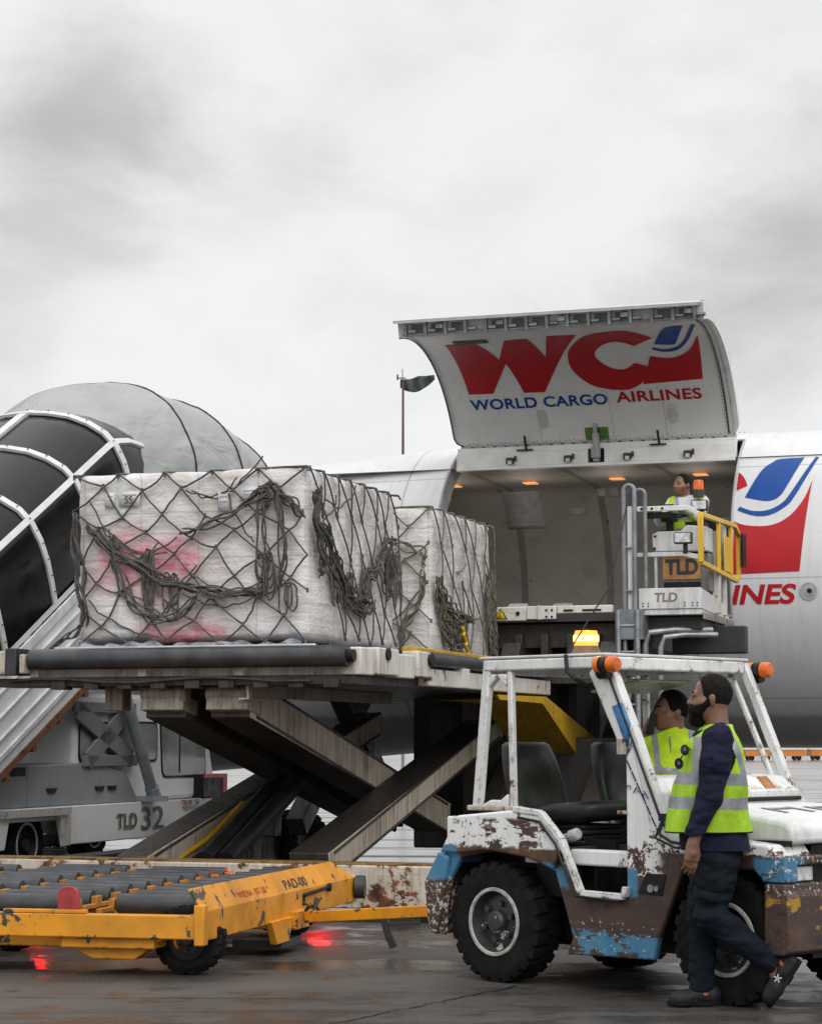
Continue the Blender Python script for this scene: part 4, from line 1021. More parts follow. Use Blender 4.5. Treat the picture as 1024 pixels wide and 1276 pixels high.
for k in range(8): b.box(-4.03, -3.95, .6 + .55 * k, .68 + .55 * k, low(.6 + .55 * k) - .12, low(.6 + .55 * k) - .05)
b.build('stringer', paint('stringer_rust', (.20, .09, .05), .7, 6, .5), st)
b = MB()
for k in range(22):
    y = .2 + .26 * k; b.box(-5.98, -4.02, y, y + .20, low(y) + .2, low(y) + .24)
b.build('stair_tread', M['darkgrey'], st)
b = MB(); b.box(-6.05, -3.95, 5.4, 8.1, 2.72, 2.85); b.build('landing', M['lightgrey'], st, .01)
# fabric hood
def hood(u, v):
    t = u * 5; j = min(int(t), 4); f = t - j
    sec = [(5.0, .98, 1.20, 3.72), (5.95, 1.29, 1.60, 3.86), (6.05, 1.33, 1.66, 3.86), (7.25, 1.46, 1.66, 3.84), (8.15, 1.50, 1.50, 3.80), (8.65, 1.30, 1.34, 3.78)]
    y, r, rz, z0 = [sec[j][k] + (sec[j + 1][k] - sec[j][k]) * f for k in range(4)]
    a = math.pi * (v * 1.5 - .25)
    if a < 0: p = Vector((SX + r, y, z0 + a * 1.25))
    elif a > math.pi: p = Vector((SX - r * 1.22, y, z0 - (a - math.pi) * 1.25))
    else: p = Vector((SX + r * abs(math.cos(a)) ** .76 * (1 if a < math.pi / 2 else -1.22), y, z0 + rz * math.sin(a) ** .76))
    d = .022 * mnoise.fractal(Vector((p.x * 2.2, p.y * 1.3, p.z * 2.2)), 1, 2, 4) + .016 * mnoise.noise(Vector((p.x * 5, p.y * 2.2, p.z * 5)))
    dr = Vector((p.x - SX, 0, p.z - z0)); dr.normalize()
    return p + dr * d * (1.5 if u < .25 else .7)
def fabric_mat():
    n = N('hood_fabric'); X = n.xyz()
    c = n.mix(n.step(n.noise(1.5, 5), .3, .7), (.36, .37, .375), (.30, .31, .315))
    w = n.noise(2.2, 3, .5, n.vec((1.2, .7, 1.2)), .8)
    return n.out(c, .5, 0, w, .8, .10)
b = MB(); b.grid(hood, 60, 80); b.build('fabric_hood', fabric_mat(), st, smooth=80)
b = MB()
for u in (.41, .60, .80): b.tube([hood(u, v) + Vector((0, 0, .0)) for v in [i / 60 for i in range(61)]], .017, 6)
b.build('hood_piping', M['black'], st)
# truck
b = MB(); b.prism([(2.0, .34), (2.0, .74), (8.15, .74), (8.15, .50), (7.3, .34), (4.0, .34), (3.9, .60), (3.75, .70), (2.95, .70), (2.8, .60), (2.72, .34)], 'x', -4.27, -4.2)
b.prism([(2.0, .34), (2.0, .74), (8.15, .74), (8.15, .50), (7.3, .34), (4.0, .34), (3.9, .60), (3.75, .70), (2.95, .70), (2.8, .60), (2.72, .34)], 'x', -5.87, -5.8)
b.box(-5.8, -4.27, 2.0, 8.1, .60, .735)
ch = b.build('truck_chassis', paint('truck_white', (.88, .885, .88), .20, 3.2, .1, rough=.4, rustcol=(.06, .025, .018)), st, .012)
asm = paint('arch_strip', (.60, .58, .55), .55, 5, .3)
for q_ in ((-4.23, -4.16, 2.1, 4.05, .655, .73), (-4.2, -4.17, 6.9, 8.1, .66, .735), (-4.20, -4.18, 3.88, 4.08, .34, .62)):
    b = MB(); b.box(*q_); b.build('arch_strip', asm, ch)
for x in (-4.42, -5.65):
    wheel(st, (x, 3.36, .37), .37, .25, .22, M['lightgrey'], M['black'], -1, 20)
    wheel(st, (x, 7.35, .37), .37, .25, .22, M['lightgrey'], M['black'], -1, 20)
# wheel axles there run along x: turn them
for o_ in [c for c in st.children if c.name.split('.')[0] == 'wheel']:
    ctr = Vector((0, 0, 0)); me = o_.data
    for ob in [o_] + list(o_.children):
        if ob is o_: xs_ = [v.co.x for v in me.vertices]; ys_ = [v.co.y for v in me.vertices]; ctr = Vector(((min(xs_) + max(xs_)) / 2, (min(ys_) + max(ys_)) / 2, 0))
        for v in ob.data.vertices: dx, dy = v.co.x - ctr.x, v.co.y - ctr.y; v.co.x, v.co.y = ctr.x - dy, ctr.y + dx
put2d('number_text', text2d('32', .36, .012, 0, .60), on_plane((-4.194, 5.80, .43), (0, 1, 0), (0, 0, 1)), M['darktxt'], ch)
put2d('maker_letter', text2d('TLD', .22, .022, 0, .50), on_plane((-4.194, 5.20, .47), (0, 1, 0), (0, 0, 1)), plain('text_blue', (.02, .10, .20), .5), ch)
put2d('letter_shadow', text2d('TLD', .22, .012, 0, .50), on_plane((-4.197, 5.165, .445), (0, 1, 0), (0, 0, 1)), plain('text_ochre', (.45, .32, .06), .5), ch)
b = MB(); b.box(-5.7, -4.25, 2.3, 3.25, .742, 1.165); b.prism([(3.27, .742), (3.27, 1.165), (4.9, 1.19), (5.55, 1.06), (5.85, .742)], 'x', -5.7, -4.25)
hd = b.build('equipment_box', paint('equipment_grey', (.30, .32, .335), .05, 5, .15, rough=.4), st, .02)
b = MB(); b.box(-4.256, -4.245, 2.35, 3.2, 1.06, 1.15)
for y in (3.65, 4.75, 5.05): b.prism([(y, .93), (y + .22, .93), (y + .18, .88), (y + .04, .88)], 'x', -4.25, -4.235)
b.build('box_handle', M['black'], hd)
b = MB(); b.prism([(4.35, .742), (4.35, 1.80), (4.5, 1.93), (7.55, 1.93), (7.75, 1.84), (8.08, .95), (8.08, .742)], 'x', -5.75, -4.3)
cab = b.build('truck_cab', paint('cab_white', (.90, .905, .905), .02, 5, .06, rough=.35), st, .05, seg=3)
def window(y0, y1, z0, z1, slant=0):
    b = MB(); rr_ = .09; pts = []
    for cy, cz, a0 in ((y1 - rr_, z1 - rr_, 0), (y0 + rr_, z1 - rr_, 90), (y0 + rr_, z0 + rr_, 180), (y1 - rr_, z0 + rr_, 270)):
        for k in range(5):
            a = R(a0 + 22.5 * k); yy = cy + rr_ * math.cos(a); zz_ = cz + rr_ * math.sin(a); pts.append((yy - slant * (zz_ - z0), zz_))
    b.prism(pts, 'x', -4.31, -4.292); f = b.build('window_frame', M['black'], cab)
    c_ = (sum(p[0] for p in pts) / len(pts), sum(p[1] for p in pts) / len(pts))
    q = [(c_[0] + (y - c_[0]) * (1 - .05 / (y1 - y0)), c_[1] + (z - c_[1]) * (1 - .05 / (z1 - z0))) for y, z in pts]
    b = MB(); b.add([(-4.289, y, z) for y, z in q], [tuple(range(len(q)))]); b.build('pane', plain('cab_glass', (.26, .275, .265), .07, 0, .35, 1.1, 0), cab)
window(4.45, 5.2, 1.17, 1.62); window(5.3, 6.42, 1.18, 1.63); window(6.55, 7.80, .99, 1.66, .12)
b = MB(); b.box(-4.286, -4.282, 7.0, 7.03, 1.05, 1.6); b.lathe([(.13, 0), (.14, .01), (.13, .02), (.12, .01), (.13, 0)], (-4.5, 5.9, 1.30), 'x', 20); b.build('window_bar', M['black'], cab)
b = MB(); b.box(-4.33, -4.17, 7.45, 8.12, .745, 1.0); b.build('rear_lamp_box', M['black'], st, .01)
b = MB(); b.box(-4.34, -4.16, 8.02, 8.14, .745, 1.02); b.box(-4.168, -4.160, 7.44, 8.02, .975, 1.02); b.build('lamp_surround', plain('surround_red', (.38, .035, .03), .4), st, .006)
b = MB()
for p, q, w in (((4.22, 1.77), (5.70, 1.77), .11), ((4.45, 1.20), (5.75, 1.20), .12), ((4.30, 1.74), (5.62, 1.22), .20), ((4.55, 1.2), (5.5, 1.74), .20)): b.bar((-4.24, p[0], p[1]), (-4.24, q[0], q[1]), .04, w, (0, 0, 1))
b.build('lift_frame', M['grey'], st, .006)
b = MB(); b.cyl((-4.12, 5.15, 1.98), (-4.12, 5.92, .86), .065, 16); b.cyl((-4.12, 5.9, .9), (-4.12, 5.98, .78), .08, 16); b.box(-4.3, -4.0, 5.80, 6.1, .742, .80); b.build('lift_strut', plain('strut_grey', (.26, .285, .30), .35, .1), st)
b = MB(); b.bar((-4.6, 3.4, 1.25), (-4.6, 2.95, 1.75), .12, .12); b.build('prop', M['black'], st)

# ------------------------------------------------------------------ pallet dolly
DT, DO = R(13.5), (-1.25, 13.3)
dy = thing('pallet_dolly', 'worn yellow roller dolly hitched to the tow tractor by its drawbar', 'dolly', (-2.6, 1.75, 0), DT, DO)
DL, DW = -5.2, 3.45
b = MB(); b.box(DL, -.012, 0, .09, .235, .375); b.box(DL, -.012, DW - .09, DW, .235, .375); b.box(-.115, -.012, .092, DW - .092, .235, .372)
for k in range(5): b.box(DL + .6 + k * .95, DL + .72 + k * .95, .09, DW - .09, .24, .33)
b.build('deck_frame', M['yellow'], dy, .008)
b = MB(); b.box(-.03, .035, -.02, .06, .20, .44); b.build('corner_post', M['yellow'], dy, .008)
# raised guide plate along the towing end
b = MB()
def eg(x, y, z): return (x, y, z)
A = [(.0, .03, .37), (.0, DW - .0, .37), (.0, DW - .0, .23), (.0, .03, .23)]
b.add([(-.012, .02, .225), (.022, .02, .225), (.022, DW + .05, .225), (-.012, DW + .05, .225), (-.012, .02, .40), (.022, .02, .395), (.022, DW + .05, .395), (-.012, DW + .05, .40)], [(0, 1, 2, 3), (4, 7, 6, 5), (0, 4, 5, 1), (1, 5, 6, 2), (2, 6, 7, 3), (3, 7, 4, 0)])
b.add([(.022, .02, .397), (.022, DW + .05, .397), (-.06, DW - .35, .535), (-.06, .02, .535), (-.014, .02, .40), (-.014, DW + .05, .40), (-.085, DW - .35, .53), (-.085, .02, .53)], [(0, 1, 2, 3), (4, 7, 6, 5), (0, 3, 7, 4), (1, 5, 6, 2), (2, 6, 7, 3)])
ep = b.build('guide_plate', M['yellow'], dy, .004)
put2d('number_text', text2d('PAD-00', .085, .012, 0, .52), lambda u, v: Vector((.026 - .594 * (.023 + v), 1.75 + u, .42 + v)), M['darktxt'], ep)
put2d('stencil_text', text2d('WIDIA  07-28', .055, .008, 0, .58), lambda u, v: Vector((.026 - .594 * (.033 + v), .75 + u, .43 + v)), M['redtxt'], ep)
b = MB(); b.tube([(.03, 2.1, .36), (.03, 2.1, .29), (.03, 2.1, .36), (.03, 2.7, .375)], .012, 6); b.cyl((.028, 2.72, .375), (.05, 2.72, .375), .03, 10); b.build('hand_lever', M['black'], dy)
b = MB(); b.cyl((.03, DW + .02, .33), (.10, DW + .03, .33), .085, 20); b.build('end_stop', M['darkgrey'], dy)
# roller beds
rl_b = MB(); rail = MB()
rnd = random.Random(5)
for k in range(6):
    xa = -.64 - .82 * k; xb = xa + .57
    for x in (xa - .05, xb + .01):
        rail.add([(x, .10, .375), (x, DW - .1, .375), (x, DW - .1, .40), (x, .10, .40), (x + .03, .10, .375), (x + .03, DW - .1, .375), (x + .03, DW - .1, .40), (x + .03, .10, .40)], [(0, 1, 2, 3), (4, 7, 6, 5), (3, 2, 6, 7), (0, 3, 7, 4), (1, 5, 6, 2)])
        for j in range(10):
            yy = .22 + .33 * j + (.0 if k % 2 else .14); rail.box(x - .004, x + .034, yy - .05, yy + .05, .375, .445)
    for j in range(10):
        yy = .22 + .33 * j + (.0 if k % 2 else .14)
        rl_b.cyl((xa, yy, .412), (xb, yy, .412), .066, 16)
rail.build('bed_rail', paint('bed_rail', (.45, .20, .02), .4, 7, .7), dy, .004)
rl_b.build('deck_roller', plain('rubber_roller', (.035, .038, .043), .45, .1, .35, 7), dy, smooth=40)
b = MB(); b.box(-1.25, -.72, .0, .05, .376, .398); b.build('stop_rail', M['yellow'], dy, .004)
b = MB(); b.prism([(-.91, .375), (-.91, .50), (-.88, .535), (-.81, .535), (-.78, .51), (-.765, .375)], 'y', .02, .05); b.build('pallet_stop', plain('stop_red', (.30, .035, .035), .5, 0, .3, 14), dy, .006)
b = MB(); b.prism([(-1.0, .235), (-.25, .235), (-.45, .10), (-.72, .10)], 'y', .12, .25); b.box(-4.9, -.2, .3, .5, .15, .24); b.box(-4.9, -.2, 2.9, 3.1, .15, .24); b.box(-.9, -.3, .05, 3.3, .17, .235); b.build('axle_beam', M['yellow'], dy, .008)
for x, y in ((-.17, .34), (-4.38, .34), (-.32, 2.85), (-4.3, 2.85), (-1.84, 1.52)):
    wheel(dy, (x, y, .21), .21, .17, .12, M['black'], M['darkgrey'], -1, 18, seg=32)
b = MB(); b.prism([(1.30, .24), (1.78, .24), (1.70, .085), (1.42, .085)], 'x', .0, .05); b.box(-.25, .07, 1.8, 2.1, .15, .27); b.build('steer_housing', M['yellow'], dy, .006)
b = MB(); b.box(-.3, .04, 1.55, 2.0, .05, .10); b.build('skid_plate', M['darkgrey'], dy)
# drawbar to the tractor
hitch = None
# ------------------------------------------------------------------ tow tractor
TT, TO = R(45), (.477, 13.19)
def wloc(p, th, o):
    c, s_ = math.cos(th), math.sin(th); return Vector((o[0] + p[0] * c + p[1] * s_, o[1] - p[0] * s_ + p[1] * c, p[2]))
def linv(p, th, o):
    dx, dy_ = p[0] - o[0], p[1] - o[1]; c, s_ = math.cos(th), math.sin(th); return Vector((dx * c - dy_ * s_, dx * s_ + dy_ * c, p[2]))
tr = thing('tow_tractor', 'battered white tow tractor with brown rust and blue paint patches, open cab and lit beacon', 'tow tractor', (0, 0, 0), TT, TO)
TW = 1.35
def tractor_mat():
    n = N('tractor_paint'); X = n.xyz()
    nz = n.noise(3.2, 8, .66); nz2 = n.noise(7.5, 9, .68, n.vec((1, 1, 1.2), (2, 1, 0))); fl = n.noise(32, 5, .7); flat = n.noise(4.5, 8, .68, n.vec((.65, .65, 1.8), (.4, 0, .2)))
    white = n.mix(n.step(n.noise(1.4, 5), .3, .7), (.76, .775, .775), (.69, .705, .705))
    st = n.noise(3, 6, .6, n.vec((9, 9, .8)))
    white = n.mix(n.math('MULTIPLY', n.step(st, .46, .68), .22), white, (.22, .19, .15))
    rcol = n.mix(n.step(n.noise(9, 7, .7), .36, .66), (.040, .020, .015), (.135, .060, .025))
    brown = n.mix(n.step(flat, .35, .7), (.062, .036, .029), (.042, .027, .023))
    brown = n.mix(n.math('MULTIPLY', n.step(fl, .58, .66), .7), brown, (.16, .085, .05))
    brown = n.mix(n.step(n.noise(5, 7, .7, n.vec((.8, .8, 1.5), (1, 2, 3))), .48, .70), brown, (.10, .052, .034))
    brown = n.mix(n.step(n.noise(11, 6, .7), .56, .68), brown, (.018, .013, .012))
    blue = n.mix(n.step(nz2, .3, .7), (.042, .16, .29), (.06, .20, .33))
    # white chips: more of them low down
    f = n.math('ADD', n.math('MULTIPLY', nz2, .75), n.math('MULTIPLY', fl, .25))
    near = n.step(X[2], .72, 1.10, .10, .012)
    chip = n.step(n.math('ADD', n.math('ADD', f, near), n.math('MULTIPLY', n.edge(.02, .90, .995), .075)), .625, .638)
    c = n.mix(chip, white, rcol)
    # long horizontal scrapes on the mudguard
    scr = n.math('MULTIPLY', n.box(-.36, .40, None, .2, .80, .955, nz, .05), n.step(flat, .53, .545)); c = n.mix(scr, c, n.mix(n.step(fl, .4, .6), (.085, .036, .030), (.05, .024, .02)))
    edge = n.math('MULTIPLY', n.box(-.40, .56, None, .2, .66, .785, nz2, .10, .01), n.step(nz, .36, .40)); c = n.mix(edge, c, rcol)
    # bare brown sides
    zed = n.math('ADD', X[2], n.math('MULTIPLY', n.math('SUBTRACT', nz2, .5), .16))
    lowm = n.step(zed, .665, .672, 1, 0)
    ff = n.step(X[0], 1.9, 1.96); lowf = n.math('MULTIPLY', n.step(zed, .80, .81, 1, 0), n.step(X[0], 1.22, 1.30)); lowm = n.math('MAXIMUM', lowm, lowf)
    c = n.mix(lowm, c, brown)
    # blue patches
    rag = n.math('ADD', n.math('MULTIPLY', nz2, .7), n.math('MULTIPLY', fl, .3))
    def blues(m, c, th=.60): return n.mix(n.math('MULTIPLY', m, n.step(rag, th, th + .012, 1, 0)), c, blue)
    c = blues(n.box(-.6, -.26, None, None, .56, .79, nz, .04), c, .66)
    c = blues(n.box(.40, .60, None, None, .565, .70, nz2, .09), c, .60)
    m4 = n.math('MULTIPLY', n.box(.50, 1.24, None, .3, .17, .345, nz, .06), n.step(flat, .55, .56, 1, 0)); c = blues(m4, c, .60)
    c = blues(n.box(1.90, 2.3, None, .16, .665, .79, nz2, .06), c, .545)
    c = blues(n.box(1.0, 1.10, None, .2, .55, .70, nz, .05), c, .58)
    wl_ = n.math('MULTIPLY', n.box(.55, 1.24, None, .3, .19, .40, nz2, .2), n.step(fl, .60, .62)); c = n.mix(wl_, c, (.5, .52, .53))
    # the rear corner is mostly bare
    rc = n.math('MULTIPLY', n.box(-.6, -.33, None, None, .2, .585, nz2, .08), n.step(rag, .40, .41)); c = n.mix(rc, c, brown); c = n.mix(n.math('MULTIPLY', n.box(-.6, -.33, None, None, .2, .60, nz2, .08), n.step(fl, .54, .57)), c, (.50, .47, .44))
    # yellow left on the front bumper
    yb = n.math('MULTIPLY', n.box(1.97, 2.4, None, None, .40, .59, nz, .10), n.step(flat, .53, .56)); c = n.mix(yb, c, (.36, .20, .03))
    wf = n.math('MULTIPLY', n.box(1.96, 2.4, None, None, .6, .9, nz, .0), n.step(fl, .585, .60)); c = n.mix(wf, c, (.5, .51, .5))
    r = n.math('ADD', .36, n.math('MULTIPLY', n.math('MAXIMUM', chip, lowm), .25))
    return n.out(c, r, 0, n.math('SUBTRACT', n.math('MULTIPLY', fl, .4), chip), .25, .004)
TM = tractor_mat()
TF = paint('tractor_frame_white', (.74, .755, .75), .42, 11, .25, rough=.4, wear=.10)
TR = paint('tractor_rust_bar', (.50, .44, .38), .62, 8, .4)
side = [(-.40, .25), (-.48, .27), (-.52, .56), (-.385, .755), (-.25, .965), (.17, 1.0), (.40, .98), (.55, .84), (.69, .54), (1.02, .53), (1.02, 1.32), (1.10, 1.42), (1.30, .93), (1.36, .80), (1.42, .72), (1.24, .33), (1.21, .21), (.57, .20), (.62, .30), (.49, .66), (.30, .735), (0, .76), (-.25, .72), (-.37, .56)]
far_side = side[:9] + [(1.02, .53), (1.02, 1.02), (1.26, 1.02)] + side[12:]
for y in (0, TW - .045):
    b = MB(); b.prism(side if y == 0 else far_side, 'y', y, y + .045); bp = b.build('body_side', TM, tr, .012)
flare = [(-.40, .745), (-.255, .965), (.16, 1.003), (.41, .985), (.565, .79), (.50, .675), (.30, .735), (0, .765), (-.25, .74)]
for y in (-.035, TW):
    b = MB(); b.prism(flare, 'y', y, y + .035); b.build('mudguard', TM, tr, .014, seg=3)
bd = [(.20, 1.012), (.405, .992), (.56, .845), (.705, .552), (1.02, .545), (1.035, .60)]
for y in (-.02, TW + .02):
    b = MB()
    for p, q in zip(bd, bd[1:]): b.bar((p[0], y, p[1]), (q[0], y, q[1]), .045, .035, (0, 0, 1))
    b.build('sill_bead', TF, tr, .006)
b = MB(); b.tube([(.24, -.038, .965), (.41, -.045, .945), (.535, -.045, .82), (.672, -.045, .535)], .008, 6); b.tube([(.69, -.045, .535), (1.0, -.045, .52)], .008, 6); b.build('door_seal', M['black'], tr)
for y in (-.03, TW - .3):
    b = MB(); b.prism([(-.43, .25), (-.505, .27), (-.54, .56), (-.42, .75), (-.33, .72), (-.37, .56)], 'y', y, y + .33); b.build('rear_corner', TM, tr, .02, seg=3)
b = MB(); b.box(-.50, -.42, .31, TW - .31, .30, .95); b.box(-.42, .16, .05, TW - .05, .80, .955); b.build('rear_deck', TM, tr, .01)
b = MB(); b.box(-.41, 1.20, .30, TW - .30, .22, .50); b.box(-.40, .70, .29, .33, .25, .84); b.box(-.40, .70, TW - .33, TW - .29, .25, .84); b.box(1.2, 2.0, .36, TW - .36, .25, .85); b.box(-.40, -.34, .05, .3, .55, .80); b.build('underbody', M['black'], tr)
b = MB(); b.box(.60, 1.05, .05, TW - .05, .44, .50); b.box(.50, .56, .06, TW - .06, .5, .80); b.build('cab_floor', M['grime'], tr)
b = MB(); b.box(.20, .66, .16, TW - .16, .50, .74); b.build('seat_box', M['black'], tr, .01)
b = MB(); b.box(.20, 1.0, .06, .16, .70, .79); b.build('seat_ledge', TF, tr, .012)
b = MB(); b.box(1.00, 1.04, .05, TW - .05, .50, 1.16); b.box(1.02, 1.30, .05, TW - .05, .9, 1.13); b.prism([(1.04, .95), (1.04, 1.215), (1.16, 1.20), (1.30, 1.06), (1.30, .95)], 'y', .06, TW - .02); b.build('dash_panel', TF, tr, .015)
b = MB(); b.add([(1.168, 1.02, 1.20), (1.29, 1.02, 1.078), (1.29, 1.12, 1.078), (1.168, 1.12, 1.20)], [(0, 1, 2, 3)]); b.build('rust_plate', paint('rust_plate', (.42, .17, .05), .45, 14, .3), tr, solid=.006)
# bonnet, front wings, bumper
b = MB(); b.prism([(1.30, .86), (1.30, 1.055), (1.55, 1.045), (2.0, .985), (2.06, .95), (2.07, .86)], 'y', .11, TW - .11); bo = b.build('bonnet', paint('bonnet_white', (.76, .77, .77), .14, 9, .22, rough=.36), tr, .03, seg=3)
b = MB()
for y, xx in ((.42, 1.62), (.82, 1.62)):
    b.add([(xx, y, 1.040), (xx + .17, y + .02, 1.018), (xx + .17, y + .06, 1.018), (xx, y + .05, 1.040)], [(0, 1, 2, 3)])
    b.add([(xx + .02, y + .05, 1.039), (xx + .06, y + .05, 1.034), (xx + .06, y + .24, 1.034), (xx + .02, y + .24, 1.039)], [(0, 1, 2, 3)])
    b.add([(xx - .01, y + .24, 1.041), (xx + .17, y + .26, 1.018), (xx + .17, y + .31, 1.018), (xx - .01, y + .29, 1.041)], [(0, 1, 2, 3)])
b.build('bonnet_number', plain('number_grey', (.20, .205, .21), .5), bo)
b = MB(); b.bar((1.30, .10, .865), (2.06, .10, .865), .012, .03); b.tube([(1.28, .05, 1.065), (1.31, .5, 1.075), (1.31, 1.25, 1.075)], .012, 6); b.build('bonnet_seal', M['black'], tr)
wing = [(1.30, .93), (1.40, .915), (2.0, .86), (2.05, .80), (2.05, .70), (1.96, .66), (1.90, .725), (1.42, .725), (1.355, .80)]
for y in (-.02, TW - .30):
    b = MB(); b.prism(wing, 'y', y, y + .32); b.build('front_wing', TM, tr, .015, seg=3)
b = MB()
for y0, y1 in ((-.02, .34), (TW - .34, TW + .02)):
    b.prism([(1.955, .29), (1.965, .66), (2.10, .66), (2.10, .62), (2.12, .60), (2.12, .31), (2.08, .29)], 'y', y0, y1)
b.box(2.0, 2.12, .345, TW - .345, .31, .60); b.box(1.98, 2.10, -.015, .10, .665, .80); b.box(1.98, 2.10, TW - .10, TW + .015, .665, .80); b.box(1.98, 2.10, .105, TW - .105, .755, .80)
b.build('front_bumper', TM, tr, .01)
b = MB(); b.box(1.98, 2.02, .1, TW - .1, .60, .76); b.build('grille_recess', M['black'], tr)
for y in (.115, TW - .285):
    b = MB(); b.box(2.03, 2.06, y, y + .17, .665, .75); hl = b.build('headlight', M['chrome'], tr, .006)
    b = MB(); b.box(2.061, 2.068, y + .01, y + .16, .672, .743); b.build('lens', M['lamp'], hl, .003)
b = MB(); b.prism([(1.10, .57), (1.16, .68), (1.30, .68), (1.27, .56)], 'y', -.006, .02); b.build('step_opening', M['black'], tr, .004)
b = MB(); b.cyl((1.2, -.02, .60), (1.2, -.008, .60), .022, 12); b.cyl((1.24, -.02, .60), (1.24, -.008, .60), .016, 10); b.build('coupling', M['steel'], tr)
for p in ((0, .12, 0), (1.68, .12, 0)):
    wheel(tr, (p[0], p[1], .35), .35, .23, .195, plain('rim_white', (.36, .35, .325), .5, 0, .3, 16), paint('hub_black', (.03, .03, .032), .0, 20, .3, second=(.45, .46, .46), second_amt=.06), -1, 24, bolts=6)
    wheel(tr, (p[0], TW - .12, .35), .35, .23, .195, M['lightgrey'], M['black'], 1, 24)
# cab frame
b = MB()
for y in (0, TW - .06):
    yc = y + .03
    b.bar((-.045, yc, 1.86), (-.14, yc, 1.0), .05, .06, (1, 0, 0)); b.bar((.13 if y == 0 else .10, yc, 1.82), (.150 if y == 0 else .12, yc, 1.0), .04, .038, (1, 0, 0))
    b.prism([(-.02, 1.80), (.05, 1.80), (-.03, 1.72)], 'y', y + .004, y + .056); b.prism([(.03, 1.80), (.11, 1.80), (.11, 1.72)], 'y', y + .004, y + .056)
    b.prism([(-.11, 1.02), (-.02, 1.06), (.06, 1.06), (.12, 1.10), (.12, 1.02)], 'y', y + .004, y + .056)
    b.bar((-.07, yc, 1.852), (.85, yc, 1.852), .06, .066)
    if y == 0: b.prism([(.755, 1.79), (.85, 1.885), (.90, 1.88), (1.08, 1.49), (1.31, .93), (1.20, .90), (1.06, 1.40), (1.02, 1.36), (.985, 1.36)], 'y', y - .004, y + .06)
    else:
        b.bar((.86, yc, 1.87), (1.245, yc, 1.0), .05, .06, (1, 0, 0)); b.bar((.80, yc - .05, 1.82), (1.19, yc - .05, 1.0), .03, .035, (1, 0, 0))
b.box(-.11, -.03, .06, TW - .06, 1.80, 1.885); b.bar((.855, .06, 1.848), (.855, TW - .06, 1.848), .075, .072)
b.build('cab_frame', TF, tr, .01)
b = MB(); b.box(-.10, .88, .0, TW, 1.888, 1.905); b.build('roof_panel', plain('roof_white', (.55, .56, .55), .45), tr, .006)
for y in (.03, TW - .03):
    b = MB(); b.bar((-.20, y, 1.012), (.19, y, 1.012), .075, .03); b.build('rusty_sill', TR, tr, .008)
for y in (-.006,):
    b = MB(); b.add([(.93, y, 1.60), (1.0, y, 1.62), (1.06, y, 1.50), (1.045, y, 1.36), (1.02, y, 1.40)], [(0, 1, 2, 3, 4)])
    b.build('blue_stripe', plain('stripe_blue', (.03, .17, .42), .45, 0, .3, 18), tr, solid=.002)
b = MB()
for k in range(8):
    t = k / 7; p = Vector((1.0, -.008, 1.36)).lerp(Vector((1.24, -.008, .93)), t); b.bar(p, p + Vector((.03, 0, -.054)), .004, .008, (0, 1, 0))
b.tube([(.87, -.01, 1.86), (1.06, -.01, 1.45), (1.29, -.01, .94)], .007, 6); b.build('pillar_seal', M['black'], tr)
b = MB()
for k in range(4): b.bar((1.08 + .025 * k, -.007, 1.12 + .01 * (k % 2)), (1.10 + .028 * k, -.007, 1.15 - .02 * k), .004, .007, (0, 1, 0))
b.build('scribble', plain('scribble_blue', (.03, .06, .30), .5), tr)
b = MB(); b.box(.97, 1.03, -.02, .0, 1.33, 1.42); b.box(.97, 1.03, -.02, .0, 1.0, 1.02); b.build('door_hinge', TR, tr, .004)
for y, s_ in ((-.06, 0), (TW + .03, 1)):
    b = MB(); b.cyl((.90, y + .01, 1.835), (.960, y - .0, 1.835), .048, 20); b.cyl((.86, y + .03, 1.79), (.93, y + .03, 1.80), .04, 12); q = b.build('turn_signal', M['black'], tr)
    b = MB(); b.lathe([(.047, .961), (.047, 1.0), (.036, 1.018), (0, 1.02)], (0, y, 1.835), 'x', 20); b.lathe([(.047, .868), (.047, .905), (.03, .868)], (0, y, 1.835), 'x', 20); b.build('lens', M['amber'], q, smooth=50)
b = MB(); b.lathe([(.10, 1.906), (.10, 1.93), (.085, 1.955), (.075, 1.985), (.0, 1.985)], (.14, .70, 0), 'z', 28); bc = b.build('beacon', plain('beacon_base', (.13, .075, .045), .5), tr, smooth=30)
b = MB(); b.lathe([(.072, 1.985), (.074, 2.05), (.066, 2.078), (.0, 2.082)], (.14, .70, 0), 'z', 28); b.build('beacon_lens', M['beacon'], bc, smooth=50)
b = MB(); b.lathe([(.077, 2.012), (.0785, 2.03), (.077, 2.05)], (.14, .70, 0), 'z', 28); b.build('beacon_glow', M['beacon2'], bc, smooth=50)
lp = bpy.data.objects.new('beacon_light', bpy.data.lights.new('beacon_light', 'POINT')); lp.data.energy = 14; lp.data.color = (1, .36, .07); lp.data.shadow_soft_size = .09
lp.location = (.14, .70, 2.17); lp.parent = tr; C.objects.link(lp)
b = MB(); b.tube([(.60, .0, 1.91), (.66, .3, 2.3), (.58, .6, 2.9)], .005, 5); b.tube([(.60, -.02, 1.9), (.62, -.03, 1.80), (.68, -.03, 1.76), (.70, .05, 1.72)], .012, 6); b.build('aerial', M['black'], tr)
b = MB(); b.bar((.34, .75, 1.70), (.72, .75, 1.76), .5, .02); mi = b.build('sun_visor', plain('visor_green', (.30, .34, .22), .25, 0, .2), tr, .015)
b = MB(); b.box(.84, .86, .95, 1.22, 1.70, 1.79); b.build('mirror', plain('mirror_grey', (.20, .21, .22), .1, .3), tr, .03, seg=3)
